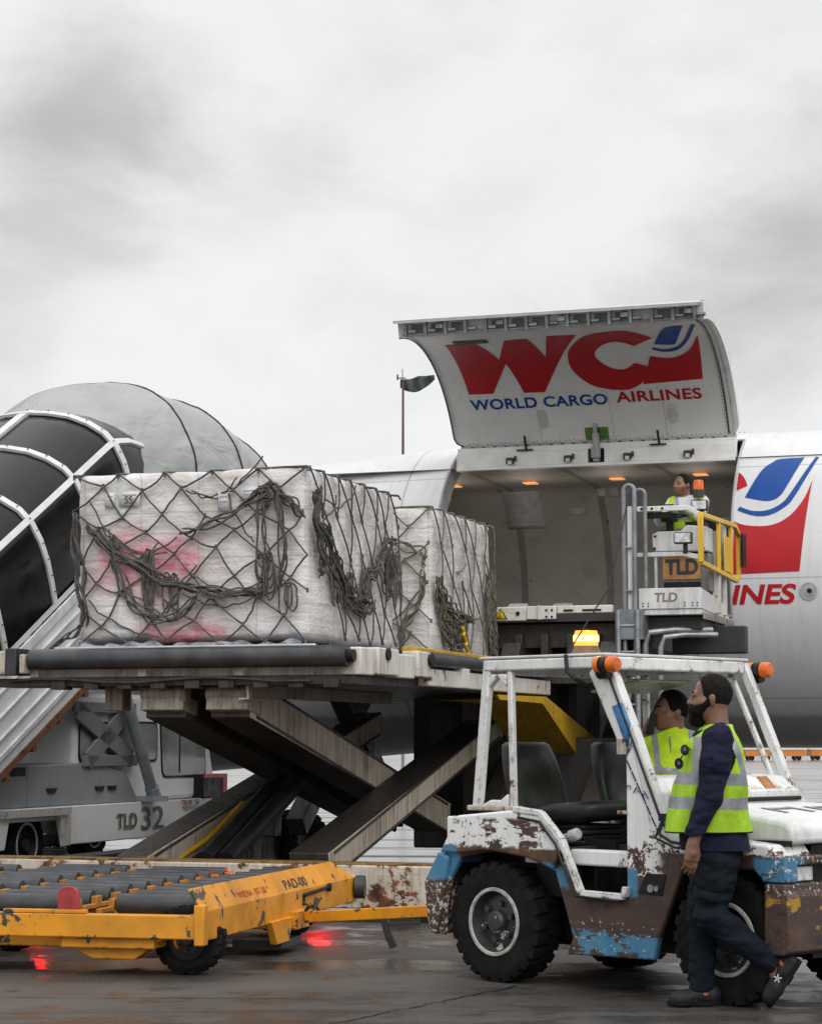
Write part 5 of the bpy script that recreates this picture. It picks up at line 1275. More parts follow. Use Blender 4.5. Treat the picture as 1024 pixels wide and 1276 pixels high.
# seats
def seat(y, dx=0):
    b = MB()
    def back(u, v):
        a = 2 * math.pi * u; w = .235 * (1 - .62 * max(0, v - .35) ** 2.2); cx_ = abs(math.cos(a)) ** .45 * (1 if math.cos(a) > 0 else -1); sx_ = abs(math.sin(a)) ** .6 * (1 if math.sin(a) > 0 else -1)
        e = 1 if .04 < v < .96 else .82
        return (dx - .02 - .13 * v + .055 * cx_ * e - .03 * (1 - abs(sx_)) * (1 if cx_ > 0 else 0) * math.sin(v * 6), y + w * sx_ * e, .98 + .42 * v)
    b.grid(back, 32, 24, wrap=True)
    b.add([back(i / 32, 1) for i in range(32)], [tuple(range(32))])
    s1 = b.build('seat_back', M['leather'], tr, smooth=70)
    b = MB()
    def cush(u, v):
        a = 2 * math.pi * u; ca = abs(math.cos(a)) ** .5 * (1 if math.cos(a) > 0 else -1); sa = abs(math.sin(a)) ** .5 * (1 if math.sin(a) > 0 else -1); e = (1 - abs(v * 2 - 1) ** 3 * .14)
        return (dx + .28 + .28 * ca * e, y + .235 * sa * e, .925 + .115 * v + .02 * ca)
    b.grid(cush, 36, 10, wrap=True); b.add([cush(i / 36, 1) for i in range(36)], [tuple(range(36))]); b.build('seat_cushion', M['leather'], tr, smooth=70)
    b = MB()
    for k in range(4): b.box(dx + .08 + .01 * (k % 2), dx + .48 - .01 * (k % 2), y - .19 + .01 * (k % 2), y + .19 - .01 * (k % 2), .80 + .03 * k, .828 + .03 * k)
    b.build('suspension_bellows', M['black'], tr, .008)
seat(.46); seat(1.10, .16)
b = MB(); b.bar((.40, .12, .83), (.55, .09, .86), .05, .05); b.cyl((.53, .09, .86), (.60, .08, .88), .035, 10); b.build('seat_lever', M['lightgrey'], tr, .01)
b = MB(); b.tube([(.98, 1.08 + .17 * math.cos(a), 1.17 + .17 * math.sin(a)) if 0 else (.86 + .10 * math.sin(a), 1.08 + .17 * math.cos(a), 1.10 + .09 * math.sin(a)) for a in [2 * math.pi * i / 24 for i in range(24)]], .014, 8, True); b.cyl((.86, 1.08, 1.10), (1.05, 1.08, 1.0), .02, 8); b.build('steering_wheel', M['black'], tr)
b = MB(); b.tube([(1.30, -.03, .98), (1.30, -.06, .90), (1.40, -.08, .86), (1.52, -.07, .85)], .009, 6); b.tube([(1.29, -.03, .96), (1.28, -.07, .88), (1.42, -.07, .83), (1.55, -.03, .84)], .007, 6); b.box(1.28, 1.34, -.04, -.01, .97, 1.01); b.build('cable_loop', M['black'], tr)
b = MB(); b.box(-.62, -.50, TW / 2 - .06, TW / 2 + .06, .28, .42); b.cyl((-.58, TW / 2, .24), (-.58, TW / 2, .50), .02, 12); b.build('hitch', M['grime'], tr, .008)
# drawbar, part of the dolly, reaching to the tractor's hitch pin
hw = wloc((-.60, TW / 2, .36), TT, TO); hl_ = linv(hw, DT, DO)
b = MB(); b.bar((.10, 1.95, .225), hl_ - Vector((.12, .02, 0)), .075, .075)
b.tube([hl_ + Vector((.07 * math.cos(a) - .05, .07 * math.sin(a), .0)) for a in [2 * math.pi * i / 16 for i in range(16)]], .018, 8, True)
b.build('drawbar', M['yellow'], dy, .006)
b = MB(); b.tube([hl_ + Vector((-.05, -.05, .02)), hl_ + Vector((-.08, -.05, .12)), hl_ + Vector((-.03, -.05, .15)), hl_ + Vector((.02, -.05, .12))], .014, 8); b.build('tow_loop', M['yellow'], dy)
b = MB()
for a in (0, 1): b.tube([(.14 + .0 * a + .05 * math.cos(t), 1.93, .25 + .05 * math.sin(t)) for t in [2 * math.pi * i / 14 for i in range(14)]], .012, 6, True)
b.tube([(.10, 1.85, .33), (.16, 1.9, .28), (.2, 1.93, .36)], .008, 5); b.build('drawbar_ring', M['darkgrey'], dy)
b = MB(); b.bar((.62, 2.0, .22), (.66, 2.0, .08), .03, .05); b.bar((.645, 2.0, .18), (.86, 2.02, .19), .02, .03); b.bar((.66, 2.0, .10), (.69, 2.0, .03), .05, .05); b.build('drawbar_catch', M['darkgrey'], dy)
# ------------------------------------------------------------------ people: smooth bodies from blended distance fields
def sdf_mesh(prims, vox=.008, k=.03, cut=None, pad=.05):
    lo = np.full(3, 1e9); hi = -lo
    for p in prims:
        pts = [p[1], p[2]] if p[0] == 'c' else [p[1]]
        rr_ = max(p[3:5]) if p[0] == 'c' else max(p[2])
        for q in pts: lo = np.minimum(lo, np.array(q) - rr_); hi = np.maximum(hi, np.array(q) + rr_)
    lo -= pad; hi += pad
    n = np.ceil((hi - lo) / vox).astype(int) + 1
    ax = [lo[i] + vox * np.arange(n[i]) for i in range(3)]
    G = np.stack(np.meshgrid(*ax, indexing='ij'), -1).astype(np.float32)
    F = None
    for p in prims:
        if p[0] == 'c':
            a, b_ = np.array(p[1], np.float32), np.array(p[2], np.float32); ab = b_ - a
            t = np.clip(((G - a) @ ab) / max(1e-9, float(ab @ ab)), 0, 1); d = np.linalg.norm(G - a - t[..., None] * ab, axis=-1) - (p[3] + t * (p[4] - p[3])); kk = p[5] if len(p) > 5 else k
        else:
            c_, rad = np.array(p[1], np.float32), np.array(p[2], np.float32); q = G - c_
            if len(p) > 3 and p[3] is not None:
                m = np.array(Euler(p[3]).to_matrix(), np.float32); q = q @ m
            kk = p[4] if len(p) > 4 else k
            k0 = np.linalg.norm(q / rad, axis=-1); k1 = np.linalg.norm(q / (rad * rad), axis=-1); d = k0 * (k0 - 1) / np.maximum(k1, 1e-6)
        if F is None: F = d
        else:
            h = np.clip(.5 + .5 * (F - d) / kk, 0, 1); F = F * (1 - h) + d * h - kk * h * (1 - h)
    if cut is not None: F = np.maximum(F, cut(G[..., 0], G[..., 1], G[..., 2]))
    # surface nets
    s = F < 0; nx, ny, nz = F.shape
    acc = np.zeros((nx - 1, ny - 1, nz - 1, 3)); cnt = np.zeros((nx - 1, ny - 1, nz - 1))
    I = np.stack(np.meshgrid(np.arange(nx - 1), np.arange(ny - 1), np.arange(nz - 1), indexing='ij'), -1)
    def sl(o): return tuple(slice(o[i], F.shape[i] - 1 + o[i]) for i in range(3))
    for axis in range(3):
        for o1 in (0, 1):
            for o2 in (0, 1):
                o = [0, 0, 0]; oth = [i for i in range(3) if i != axis]; o[oth[0]] = o1; o[oth[1]] = o2; e = list(o); e[axis] = 1
                fa, fb = F[sl(o)], F[sl(e)]; m = (fa < 0) != (fb < 0); t = np.where(m, fa / np.where(m, fa - fb, 1), 0)
                for i in range(3): acc[..., i] += np.where(m, o[i] + (t if i == axis else 0), 0)
                cnt += m
    act = cnt > 0; idx = -np.ones(act.shape, int); idx[act] = np.arange(act.sum())
    V = lo + vox * (I[act] + acc[act] / cnt[act][:, None])
    faces = []
    for axis in range(3):
        oth = [i for i in range(3) if i != axis]
        a_ = [slice(1, F.shape[i] - 1) for i in range(3)]; a_[axis] = slice(0, F.shape[axis] - 1); b__ = list(a_); b__[axis] = slice(1, F.shape[axis])
        m = s[tuple(a_)] != s[tuple(b__)]; P = np.argwhere(m); flip = s[tuple(a_)][m]
        P = P + np.array([0 if i == axis else 1 for i in range(3)])
        q = []
        for d1, d2 in ((-1, -1), (0, -1), (0, 0), (-1, 0)):
            r_ = P.copy(); r_[:, oth[0]] += d1; r_[:, oth[1]] += d2; q.append(idx[r_[:, 0], r_[:, 1], r_[:, 2]])
        faces.append(np.stack(q, -1))
    Fc = np.concatenate(faces); Fc = Fc[(Fc >= 0).all(1)]
    return V, Fc

def body(name, prims, mats, parent, vox=.008, k=.03, cut=None, zone=None, disp=None, smooth_it=2):
    V, Fc = sdf_mesh(prims, vox, k, cut)
    if disp is not None: V = disp(V)
    me = bpy.data.meshes.new(name); me.from_pydata([tuple(v) for v in V], [], [tuple(int(i) for i in f) for f in Fc])
    mats = mats if isinstance(mats, (list, tuple)) else [mats]
    for m in mats: me.materials.append(m)
    bm = bmesh.new(); bm.from_mesh(me)
    bmesh.ops.recalc_face_normals(bm, faces=bm.faces)
    for _ in range(smooth_it): bmesh.ops.smooth_vert(bm, verts=bm.verts, factor=.5, use_axis_x=True, use_axis_y=True, use_axis_z=True)
    for f in bm.faces:
        f.smooth = True
        if zone: f.material_index = zone(f.calc_center_median())
    bm.to_mesh(me); bm.free()
    o = bpy.data.objects.new(name, me); C.objects.link(o); o.parent = parent; BASE[o.name] = Vector()
    return o
def wrinkle(amp, f=(7, 7, 7), seed=0):
    def fn(V):
        c = V.mean(0); out = V.copy()
        for i, v in enumerate(V):
            p = Vector((v[0] * f[0], v[1] * f[1], v[2] * f[2] + seed)); d = mnoise.fractal(p, 1.0, 2.0, 3)
            n = Vector((v[0] - c[0], v[1] - c[1], 0)); n.normalize() if n.length > 1e-6 else None
            out[i] = (v[0] + n.x * d * amp, v[1] + n.y * d * amp, v[2])
        return out
    return fn
def person(label, loc, turn=0):
    e = bpy.data.objects.new('person', None); C.objects.link(e); e.location = loc; e.rotation_euler = (0, 0, turn); e.empty_display_size = .2
    e['label'] = label; e['category'] = 'person'; BASE[e.name] = Vector(); return e
def skin_mat(name, c):
    n = N(name); f = n.step(n.noise(14, 5), .3, .7)
    col = n.mix(f, tuple(x * 1.1 for x in c), tuple(x * .85 for x in c))
    return n.out(col, .48, 0, n.noise(120, 3), .15, .001, Subsurface_Weight=.08)
SK1, SK2, SK3 = skin_mat('skin_brown', (.185, .095, .063)), skin_mat('skin_tan', (.21, .10, .066)), skin_mat('skin_dark', (.19, .092, .06))
HAIR = plain('black_hair', (.005, .0045, .0045), .7, 0, .4, 60, .9, 220, Specular_IOR_Level=.12)
HAIRF = plain('cropped_hair', (.011, .009, .0085), .75, 0, .5, 60, .9, 260, Specular_IOR_Level=.1)
def cloth(name, c, var=.12, rough=.8, sc=5):
    n = N(name); f = n.step(n.noise(sc, 5), .3, .7); w = n.noise(520, 2)
    col = n.mix(f, tuple(min(1, x * (1 + var)) for x in c), tuple(x * (1 - var) for x in c))
    return n.out(col, rough, 0, n.math('ADD', n.noise(9, 5, .6, n.vec((1, 1, .7)), .8), n.math('MULTIPLY', w, .12)), .7, .030, Specular_IOR_Level=.2)
HIVIS = cloth('hi_vis_yellow', (.36, .60, .035), .18); HIVIS2 = cloth('hi_vis_jacket', (.42, .62, .02), .18, .6)
SILVER = plain('reflective_band', (.25, .258, .28), .45, .2, .10, 30, .2, 60)
NAVY = cloth('navy_shirt', (.0085, .0095, .027), .3); TROU = cloth('navy_trousers', (.0048, .0085, .0145), .35); BLKC = cloth('black_cloth', (.007, .007, .0075), .3)
SHIRT = cloth('white_shirt', (.62, .62, .64), .06); SHOE = plain('black_shoe', (.016, .016, .018), .6, 0, .4, 25, Specular_IOR_Level=.25)

def head(parent, c, skin, hairm, turn=0, beard=False, hairline=.02, lean=0, back_low=-.03, cheek=1.0, thick=.005):
    """head facing -x before turn; c is the middle of the skull"""
    h = []
    def T(p):
        x, z = p[0] * math.cos(lean) - p[2] * math.sin(lean) * -1, p[2] * math.cos(lean) - p[0] * math.sin(lean) * 1
        ca, sa = math.cos(turn), math.sin(turn); return (c[0] + x * ca - p[1] * sa, c[1] + x * sa + p[1] * ca, c[2] + z)
    r_ = (0, -lean * 0, turn)
    P = [('e', T((.012, 0, .022)), (.098, .077, .098), r_), ('e', T((-.030, 0, -.045)), (.072 * cheek, .064 * cheek, .080), r_), ('e', T((-.062, 0, -.092)), (.035, .034, .028), r_),
         ('e', T((-.080, 0, .012)), (.022, .052, .016), r_, .02), ('c', T((-.096, 0, .005)), T((-.118, 0, -.030)), .010, .015, .014), ('e', T((-.104, -.013, -.034)), (.012, .010, .009), r_, .01), ('e', T((-.104, .013, -.034)), (.012, .010, .009), r_, .01),
         ('e', T((-.099, 0, -.060)), (.013, .026, .008), r_, .008), ('e', T((-.096, 0, -.073)), (.013, .022, .008), r_, .008),
         ('c', T((-.040, -.058, -.030)), T((-.070, -.035, -.040)), .02, .016, .03), ('c', T((-.040, .058, -.030)), T((-.070, .035, -.040)), .02, .016, .03)]
    for sgn in (-1, 1):
        P += [('e', T((.012, sgn * .078, -.018)), (.018, .009, .032), r_, .008), ('e', T((.020, sgn * .083, -.012)), (.013, .006, .024), r_, .006)]
    P += [('c', T((.022, 0, -.06)), (c[0] + .035 * math.cos(turn), c[1] + .035 * math.sin(turn), c[2] - .19), .058, .062, .03)]
    for sgn in (-1, 1):
        b = MB(); p = Vector(T((-.0815, sgn * .031, .000))); b.lathe([(.0, -.009), (.0075, -.006), (.0105, 0), (.0075, .006), (0, .009)], p, 'z', 12); b.build('eye', plain('eye_dark', (.02, .015, .012), .15), parent, smooth=60)
        b = MB(); b.tube([T((-.094, sgn * .012, .019)), T((-.094, sgn * .030, .025)), T((-.080, sgn * .050, .019))], [.003, .005, .002], 6); b.build('eyebrow', HAIR, parent)
    # hair
    ca, sa = math.cos(turn), math.sin(turn)
    def cut(x, y, z):
        lx = (x - c[0]) * ca + (y - c[1]) * sa; ly = -(x - c[0]) * sa + (y - c[1]) * ca; lz = z - c[2]
        front = hairline + .030 - (lx + .06) * .0
        line = np.where(lx < -.052, hairline + .062 - (lx + .052) * .25, np.where(lx < -.030, hairline + .062 - (lx + .052) * 4.6, np.where(lx < .02, hairline - .04 - (lx + .03) * .5, back_low - .014 - (lx - .02) * .75)))
        line = line + .006 * np.sin(ly * 140 + lx * 60)
        line = line + .004 * np.sin(ly * 310 - lx * 220)
        ux, uy, uz = (lx - .012) / .098, ly / .077, (lz - .022) / .098; k0 = np.sqrt(ux * ux + uy * uy + uz * uz); k1 = np.sqrt((ux / .098) ** 2 + (uy / .077) ** 2 + (uz / .098) ** 2)
        t = np.clip((lz - line) * .22 - .001, -.006, thick) + .0012 * np.sin(lx * 260) * np.sin(ly * 300 + lz * 240)
        return k0 * (k0 - 1) / np.maximum(k1, 1e-6) - t
    hp = [('e', T((.012, 0, .022)), (.112, .091, .112), r_)]
    body('hair', hp, hairm, parent, .004, .02, cut, smooth_it=1)
    if beard:
        bp_ = [('e', T((-.072, 0, -.084)), (.050, .056, .052), r_), ('e', T((-.078, 0, -.128)), (.042, .046, .036), (0, 0, turn)), ('c', T((-.064, -.050, -.070)), T((-.004, -.068, -.028)), .033, .014), ('c', T((-.064, .050, -.070)), T((-.004, .068, -.028)), .033, .014), ('c', T((-.004, -.069, -.028)), T((.0, -.072, .01)), .012, .007), ('c', T((-.004, .069, -.028)), T((.0, .072, .01)), .012, .007), ('c', T((-.100, -.030, -.056)), T((-.100, .030, -.056)), .012, .012)]
        body('beard', bp_, HAIR, parent, .005, .025, smooth_it=1, disp=wrinkle(.006, (70, 70, 70)))
    return P

def hand_prims(w, d, palm_n, size=1.0, curl=.5, thumb=1):
    """w wrist, d hand direction, palm_n normal of the back of the hand; returns capsules for palm, four fingers and the thumb"""
    w, d, nrm = Vector(w), Vector(d).normalized(), Vector(palm_n).normalized(); sd_ = d.cross(nrm).normalized()
    P = [('c', w, w + d * .05 * size, .026 * size, .030 * size, .02)]
    for i, (o, l) in enumerate(((-.030, .070), (-.010, .080), (.010, .076), (.029, .060))):
        P.append(('c', w + d * .02 * size + sd_ * o * .6 * size, w + d * .085 * size + sd_ * o * size, .017 * size, .013 * size, .014))
    for i, (o, l) in enumerate(((-.030, .070), (-.010, .080), (.010, .076), (.029, .060))):
        p = w + d * .088 * size + sd_ * o * size; an = 0; dd = d.copy()
        for sgm, fr in enumerate((.45, .32, .23)):
            an += curl * (.55, .75, .5)[sgm] + .05 * i; dv = (d * math.cos(an) - nrm * math.sin(an)); q = p + dv * l * fr * size * 1.15
            P.append(('c', p, q, (.0098 - .001 * sgm) * size, (.0092 - .001 * sgm) * size, .004)); p = q
    t0 = w + d * .03 * size - sd_ * thumb * .024 * size; t1 = t0 + (d * .7 - sd_ * thumb * .55 - nrm * .35).normalized() * .04 * size; t2 = t1 + (d * .95 - sd_ * thumb * .1 - nrm * .3).normalized() * .032 * size
    P += [('c', t0, t1, .015 * size, .0115 * size, .012), ('c', t1, t2, .0112 * size, .009 * size, .004)]
    return P

def shoe(parent, heel, toe, up, mat=SHOE, name='shoe', logo=None):
    heel, toe, up = Vector(heel), Vector(toe), Vector(up).normalized(); d = (toe - heel).normalized(); L = (toe - heel).length
    P = [('c', heel + d * .04 + up * .045, heel + d * .10 + up * .05, .042, .044), ('c', heel + d * .045 + up * .070, heel + d * .06 + up * .080, .036, .033), ('c', heel + d * .10 + up * .055, heel + d * (L - .06) + up * .034, .042, .032), ('c', heel + d * (L - .10) + up * .030, heel + d * (L - .045) + up * .030, .045, .036)]
    o = body(name, P, mat, parent, .007, .03, smooth_it=1)
    sdv = d.cross(up); b = MB(); pts = []
    for t, w in ((0, .022), (.12, .036), (.35, .036), (.6, .044), (.8, .047), (.93, .034), (1.0, .012)): pts.append((t, w))
    ring = [heel + d * (L * t) + sdv * w for t, w in pts] + [heel + d * (L * t) - sdv * w for t, w in reversed(pts)]
    n = len(ring); b.add([r - up * .004 for r in ring] + [r + up * .022 for r in ring], [tuple(range(n)), tuple(range(2 * n - 1, n - 1, -1))] + [(i, (i + 1) % n, n + (i + 1) % n, n + i) for i in range(n)])
    b.build('sole', M['rubber'], o, .005)
    if logo is not None:
        b = MB(); c_ = heel + d * L * .5 + up * .06 + logo * .047
        for a in (.2, 1.5, 2.7, 4.0, 5.3): b.bar(c_, c_ + (d * math.cos(a) + up * math.sin(a)) * .022, .006, .005, logo)
        b.build('shoe_mark', M['white'], o)
    return o

def ringloft(name, rings, mats, parent, zone=None, nu=72, sub=10, amp=.006, seed=0, cap=True, sq=.78, rough_f=(6, 6, 6)):
    """rings: (z, xc, yc, rx, ry) from top to foot; follows a Catmull-Rom through them"""
    K = []
    for i in range(len(rings) - 1):
        p0, p1, p2, p3 = [np.array(rings[max(0, min(len(rings) - 1, j))]) for j in (i - 1, i, i + 1, i + 2)]
        for k in range(sub):
            t = k / sub; K.append(.5 * (2 * p1 + (p2 - p0) * t + (2 * p0 - 5 * p1 + 4 * p2 - p3) * t * t + (3 * p1 - p0 - 3 * p2 + p3) * t ** 3))
    K.append(np.array(rings[-1])); vs = []; m = len(K)
    for z, xc, yc, rx, ry in K:
        for i in range(nu):
            a = 2 * math.pi * i / nu; ca, sa = math.cos(a), math.sin(a); ca = abs(ca) ** sq * (1 if ca > 0 else -1); sa = abs(sa) ** sq * (1 if sa > 0 else -1)
            d = 1 + (amp / max(rx, .05)) * mnoise.fractal(Vector((ca * rx * rough_f[0], sa * ry * rough_f[1] + seed, z * rough_f[2])), 1, 2, 3)
            vs.append((xc + rx * ca * d, yc + ry * sa * d, z))
    fs = [(i * nu + j, i * nu + (j + 1) % nu, (i + 1) * nu + (j + 1) % nu, (i + 1) * nu + j) for i in range(m - 1) for j in range(nu)]
    if cap: fs += [tuple(range(nu)), tuple(range((m - 1) * nu, m * nu))]
    b = MB(); b.add(vs, fs); o = b.build(name, mats, parent, smooth=60)
    if zone:
        for p in o.data.polygons: p.material_index = zone(p.center)
    return o

# --- the bearded man walking past the tractor
mx, my = 1.592, 11.9
q = .0043
def HX(px): return (px - 885) * q
def HZ(py): return 1.4 + (925 - py) * q
m1 = person('bearded man in navy and hi-vis vest walking past the tractor', (mx, my, 0))
P = head(m1, (HX(888), 0, HZ(869)), SK1, HAIRF, turn=-.26, beard=True, hairline=.022, back_low=-.035)
arm_n = [('c', (HX(889), -.200, HZ(925)), (HX(878), -.250, HZ(990)), .045, .045), ('c', (HX(878), -.255, HZ(990)), (HX(856), -.262, HZ(1046)), .045, .028)]
hnd = hand_prims((HX(855), -.262, HZ(1046)), (-.10, 0, -1), (.35, -1, 0), 1.0, .38, 1)
torso = [('c', (HX(890), -.085, HZ(940)), (HX(890), .085, HZ(940)), .10, .10), ('c', (HX(888), -.07, HZ(1000)), (HX(888), .07, HZ(1000)), .12, .12), ('c', (HX(886), -.06, HZ(1055)), (HX(886), .06, HZ(1055)), .10, .10), ('c', (HX(893), 0, HZ(935)), (HX(888), 0, HZ(1055)), .12, .12), ('c', (HX(896), -.13, HZ(924)), (HX(896), .13, HZ(924)), .05, .05)]
far_arm = [('c', (HX(889), .215, HZ(922)), (HX(895), .25, HZ(985)), .058, .048), ('c', (HX(895), .25, HZ(985)), (HX(878), .25, HZ(1035)), .044, .028)]
legs = [('c', (HX(888), -.09, HZ(1075)), (HX(878), -.10, HZ(1138)), .08, .055), ('c', (HX(878), -.10, HZ(1138)), (HX(956), -.10, HZ(1196)), .052, .034), ('c', (HX(886), .09, HZ(1075)), (HX(876), .09, HZ(1140)), .08, .055), ('c', (HX(876), .09, HZ(1140)), (HX(873), .09, HZ(1232)), .052, .036),
        ('c', (HX(956), -.10, HZ(1196)), (HX(960), -.10, HZ(1215)), .034, .03), ('c', (HX(873), .09, HZ(1232)), (HX(868), .09, HZ(1240)), .036, .03)]
body('body', P + arm_n + hnd + torso + far_arm + hand_prims((HX(878), .25, HZ(1035)), (-.1, 0, -1), (.3, 1, 0), 1, .4, -1) + legs, SK1, m1, .0058, .018, smooth_it=1)
# shirt sleeves, collar and tail
body('shirt', [('c', (HX(889), -.19, HZ(921)), (HX(884), -.235, HZ(955)), .085, .078), ('c', (HX(884), -.235, HZ(955)), (HX(876), -.255, HZ(992)), .078, .066), ('c', (HX(876), -.255, HZ(992)), (HX(857), -.262, HZ(1034)), .066, .049), ('c', (HX(857), -.262, HZ(1034)), (HX(856), -.262, HZ(1038)), .051, .046),
               ('c', (HX(889), .19, HZ(921)), (HX(895), .25, HZ(985)), .08, .06), ('c', (HX(895), .25, HZ(985)), (HX(879), .25, HZ(1028)), .06, .046),
               ('c', (HX(893), -.12, HZ(925)), (HX(893), .12, HZ(925)), .085, .085), ('c', (HX(889), 0, HZ(930)), (HX(889), 0, HZ(1030)), .12, .12)], NAVY, m1, .007, .025,
     cut=lambda x, y, z: np.maximum(HZ(1037) - z, z - HZ(901) - (x - HX(890)) * .55), disp=wrinkle(.020, (9, 9, 15)), smooth_it=2)
b = MB()
b.grid(lambda u, v: (HX(893) + (.058 + .022 * v) * math.cos(2 * math.pi * u) - .012 + .012 * (1 - v), (.062 + .022 * v) * math.sin(2 * math.pi * u), HZ(899) - .045 * v + .035 * math.cos(2 * math.pi * u) * (1)), 40, 4); b.build('collar', NAVY, m1, smooth=60, solid=.005)
ringloft('shirt_tail', [(HZ(1022), HX(887), 0, .150, .165), (HZ(1036), HX(888), 0, .176, .192), (HZ(1057), HX(890), 0, .182, .205)], NAVY, m1, amp=.008)
# vest
VR = [(HZ(903), HX(897), 0, .052, .115), (HZ(908), HX(894), 0, .075, .155), (HZ(915), HX(892), 0, .100, .185), (HZ(925), HX(890), 0, .130, .205), (HZ(940), HX(889), 0, .155, .215), (HZ(960), HX(887), 0, .176, .215), (HZ(985), HX(884), 0, .200, .21), (HZ(1010), HX(882), 0, .215, .21), (HZ(1036), HX(881), 0, .232, .21)]
def vzone(c):
    z = c.z - .03 * (c.x - .0)
    py = 925 - (c.z - 1.4) / q; px = c.x / q + 885
    py2 = py - (px - 885) * .02
    if py > 1034.2: return 2
    if 963 < py2 < 977.5 or 992.5 < py2 < 1007: return 1
    if py2 < 964:
        f = 868 - (py - 915) * .14; g = 901 + (py - 905) * .36
        if abs(px - f) < 4.6 and py > 918: return 1
        if abs(px - min(g, 921)) < 4.6: return 1
    dx_ = (px - 889) / (19.5 - .12 * max(0, 935 - py)); dz_ = (py - 938) / 29.0
    if c.y < -.02:
        e = dx_ * dx_ + dz_ * dz_
        if e < 1.0: return 3
        if e < 1.18: return 2
    return 0
ringloft('hi_vis_vest', VR, [HIVIS, SILVER, BLKC, NAVY], m1, vzone, 260, 34, .024, 2, True, .80, (6, 6, 3.0))
# trousers
body('trousers', [('c', (HX(887), -.07, HZ(1062)), (HX(887), .07, HZ(1062)), .13, .13), ('c', (HX(889), -.09, HZ(1080)), (HX(880), -.10, HZ(1135)), .118, .084), ('c', (HX(880), -.10, HZ(1135)), (HX(917), -.10, HZ(1165)), .084, .074), ('c', (HX(917), -.10, HZ(1165)), (HX(953), -.10, HZ(1192)), .074, .058),
                  ('c', (HX(887), .085, HZ(1080)), (HX(877), .09, HZ(1140)), .115, .084), ('c', (HX(877), .09, HZ(1140)), (HX(874), .09, HZ(1226)), .082, .062)], TROU, m1, .0075, .03,
     cut=lambda x, y, z: np.maximum(z - HZ(1050), np.maximum(HZ(1232) - z, (x - HX(958)) * .80 - (z - HZ(1196)) * .6)), disp=wrinkle(.022, (8, 8, 16), 4), smooth_it=2)
b = MB(); b.grid(lambda u, v: (HX(862) + .11 * u + .0, -.205 - .02 * math.sin(math.pi * u), HZ(1103) - .05 * v - .02 * u), 6, 2); b.build('pocket_flap', TROU, m1, smooth=60, solid=.008)
shoe(m1, (HX(897), .09, .012), (HX(831), .085, .012), (0, 0, 1))
shoe(m1, (HX(990), -.10, HZ(1190)), (HX(950), -.10, HZ(1247)), (-.80, 0, .60), logo=Vector((0, -1, 0)))
b = MB(); b.tube([(HX(876) + .04 * math.cos(a), .09 + .04 * math.sin(a), HZ(1234)) for a in [2 * math.pi * i / 20 for i in range(20)]], .013, 8, True); b.tube([Vector((HX(964), -.10, HZ(1193))) + Vector((.038 * math.cos(a) * .6, .036 * math.sin(a), -.038 * math.cos(a) * .75)) for a in [2 * math.pi * i / 20 for i in range(20)]], .012, 8, True); b.build('sock', plain('sock_orange', (.42, .09, .04), .8), m1)
# sunglasses hanging from the vest
sg = bpy.data.objects.new('sunglasses', None); C.objects.link(sg); sg.location = (mx + HX(848), my - .12, HZ(943)); BASE[sg.name] = Vector()
tag(sg, 'black round sunglasses hanging on the front of the hi-vis vest of the bearded man', 'sunglasses')
for dx, dz in ((.012, .035), (-.020, -.035)):
    b = MB(); ring = [(dx + .020 * math.cos(a), .02 * math.sin(a) * .4, dz + .026 * math.sin(a)) for a in [2 * math.pi * i / 20 for i in range(20)]]
    b.tube(ring, .004, 6, True); b.build('frame', M['black'], sg)
    b = MB(); b.add(ring, [tuple(range(20))]); b.build('lens', M['glass'], sg, solid=.002)
b = MB(); b.tube([(.0, 0, .006), (-.006, -.004, 0), (-.010, 0, -.008)], .004, 6); b.tube([(.03, .01, .05), (.06, .02, .02), (.07, .05, -.03)], .003, 6); b.build('bridge', M['black'], sg)

# --- the man in the hi-vis jacket behind the tractor
jx, jy = 1.536, 13.57
q2 = jy / 2765
m2 = person('dark haired driver in hi-vis jacket seated in the tractor with a black radio', (jx, jy, 0))
def JX(px): return (px - 512) * q2 - jx
def JZ(py): return 1.4 + (925 - py) * q2 * 1.0
P = head(m2, (JX(834), 0, JZ(886)), SK2, HAIR, turn=.30, hairline=.012, back_low=-.02, cheek=1.08, thick=.010)
RH = Vector((JX(806), -.10, JZ(915)))
torso = [('c', (JX(828), -.02, JZ(945)), (JX(828), .06, JZ(945)), .12, .12), ('c', (JX(822), 0, JZ(975)), (JX(822), .0, JZ(985)), .13, .13), ('c', (JX(805), 0, JZ(928)), (JX(855), 0, JZ(928)), .06, .06)]
LG = [[(.02 + s_ * .075, -.02 + s_ * .075, 1.10), (.29 + s_ * .09, -.29 + s_ * .09, 1.06), (.34 + s_ * .08, -.34 + s_ * .08, .62)] for s_ in (-1, 1)]
legs = [q_ for a_, k_, f_ in LG for q_ in (('c', a_, k_, .085, .06), ('c', k_, f_, .055, .04))]
body('body', P + torso + legs + [('c', (JX(848), -.05, JZ(985)), (JX(835), -.22, JZ(985)), .045, .03)] + hand_prims((JX(835), -.22, JZ(985)), (-1, -.1, 0), (0, 0, 1), 1, .7, 1) + [('c', (JX(802), .12, JZ(960)), (JX(806), .10, JZ(921)), .04, .028)] + hand_prims((JX(806), .10, JZ(921)), (0, -.15, 1), (-1, 0, 0), 1, 1.0, 1), SK2, m2, .007, .02, smooth_it=1)
def jzone(c):
    px = (c.x + jx) / q2 + 512; py = 925 - (c.z - 1.4) / q2
    if 956.5 < py - (px - 830) * .06 < 964.5: return 1
    if c.y < .02 and (abs(px - (812 + (py - 930) * .05)) < 3.6 or abs(px - (858 + (py - 930) * .02)) < 3.4) and py < 962: return 1
    if abs(px - (786 - 0)) < 3: return 0
    return 0
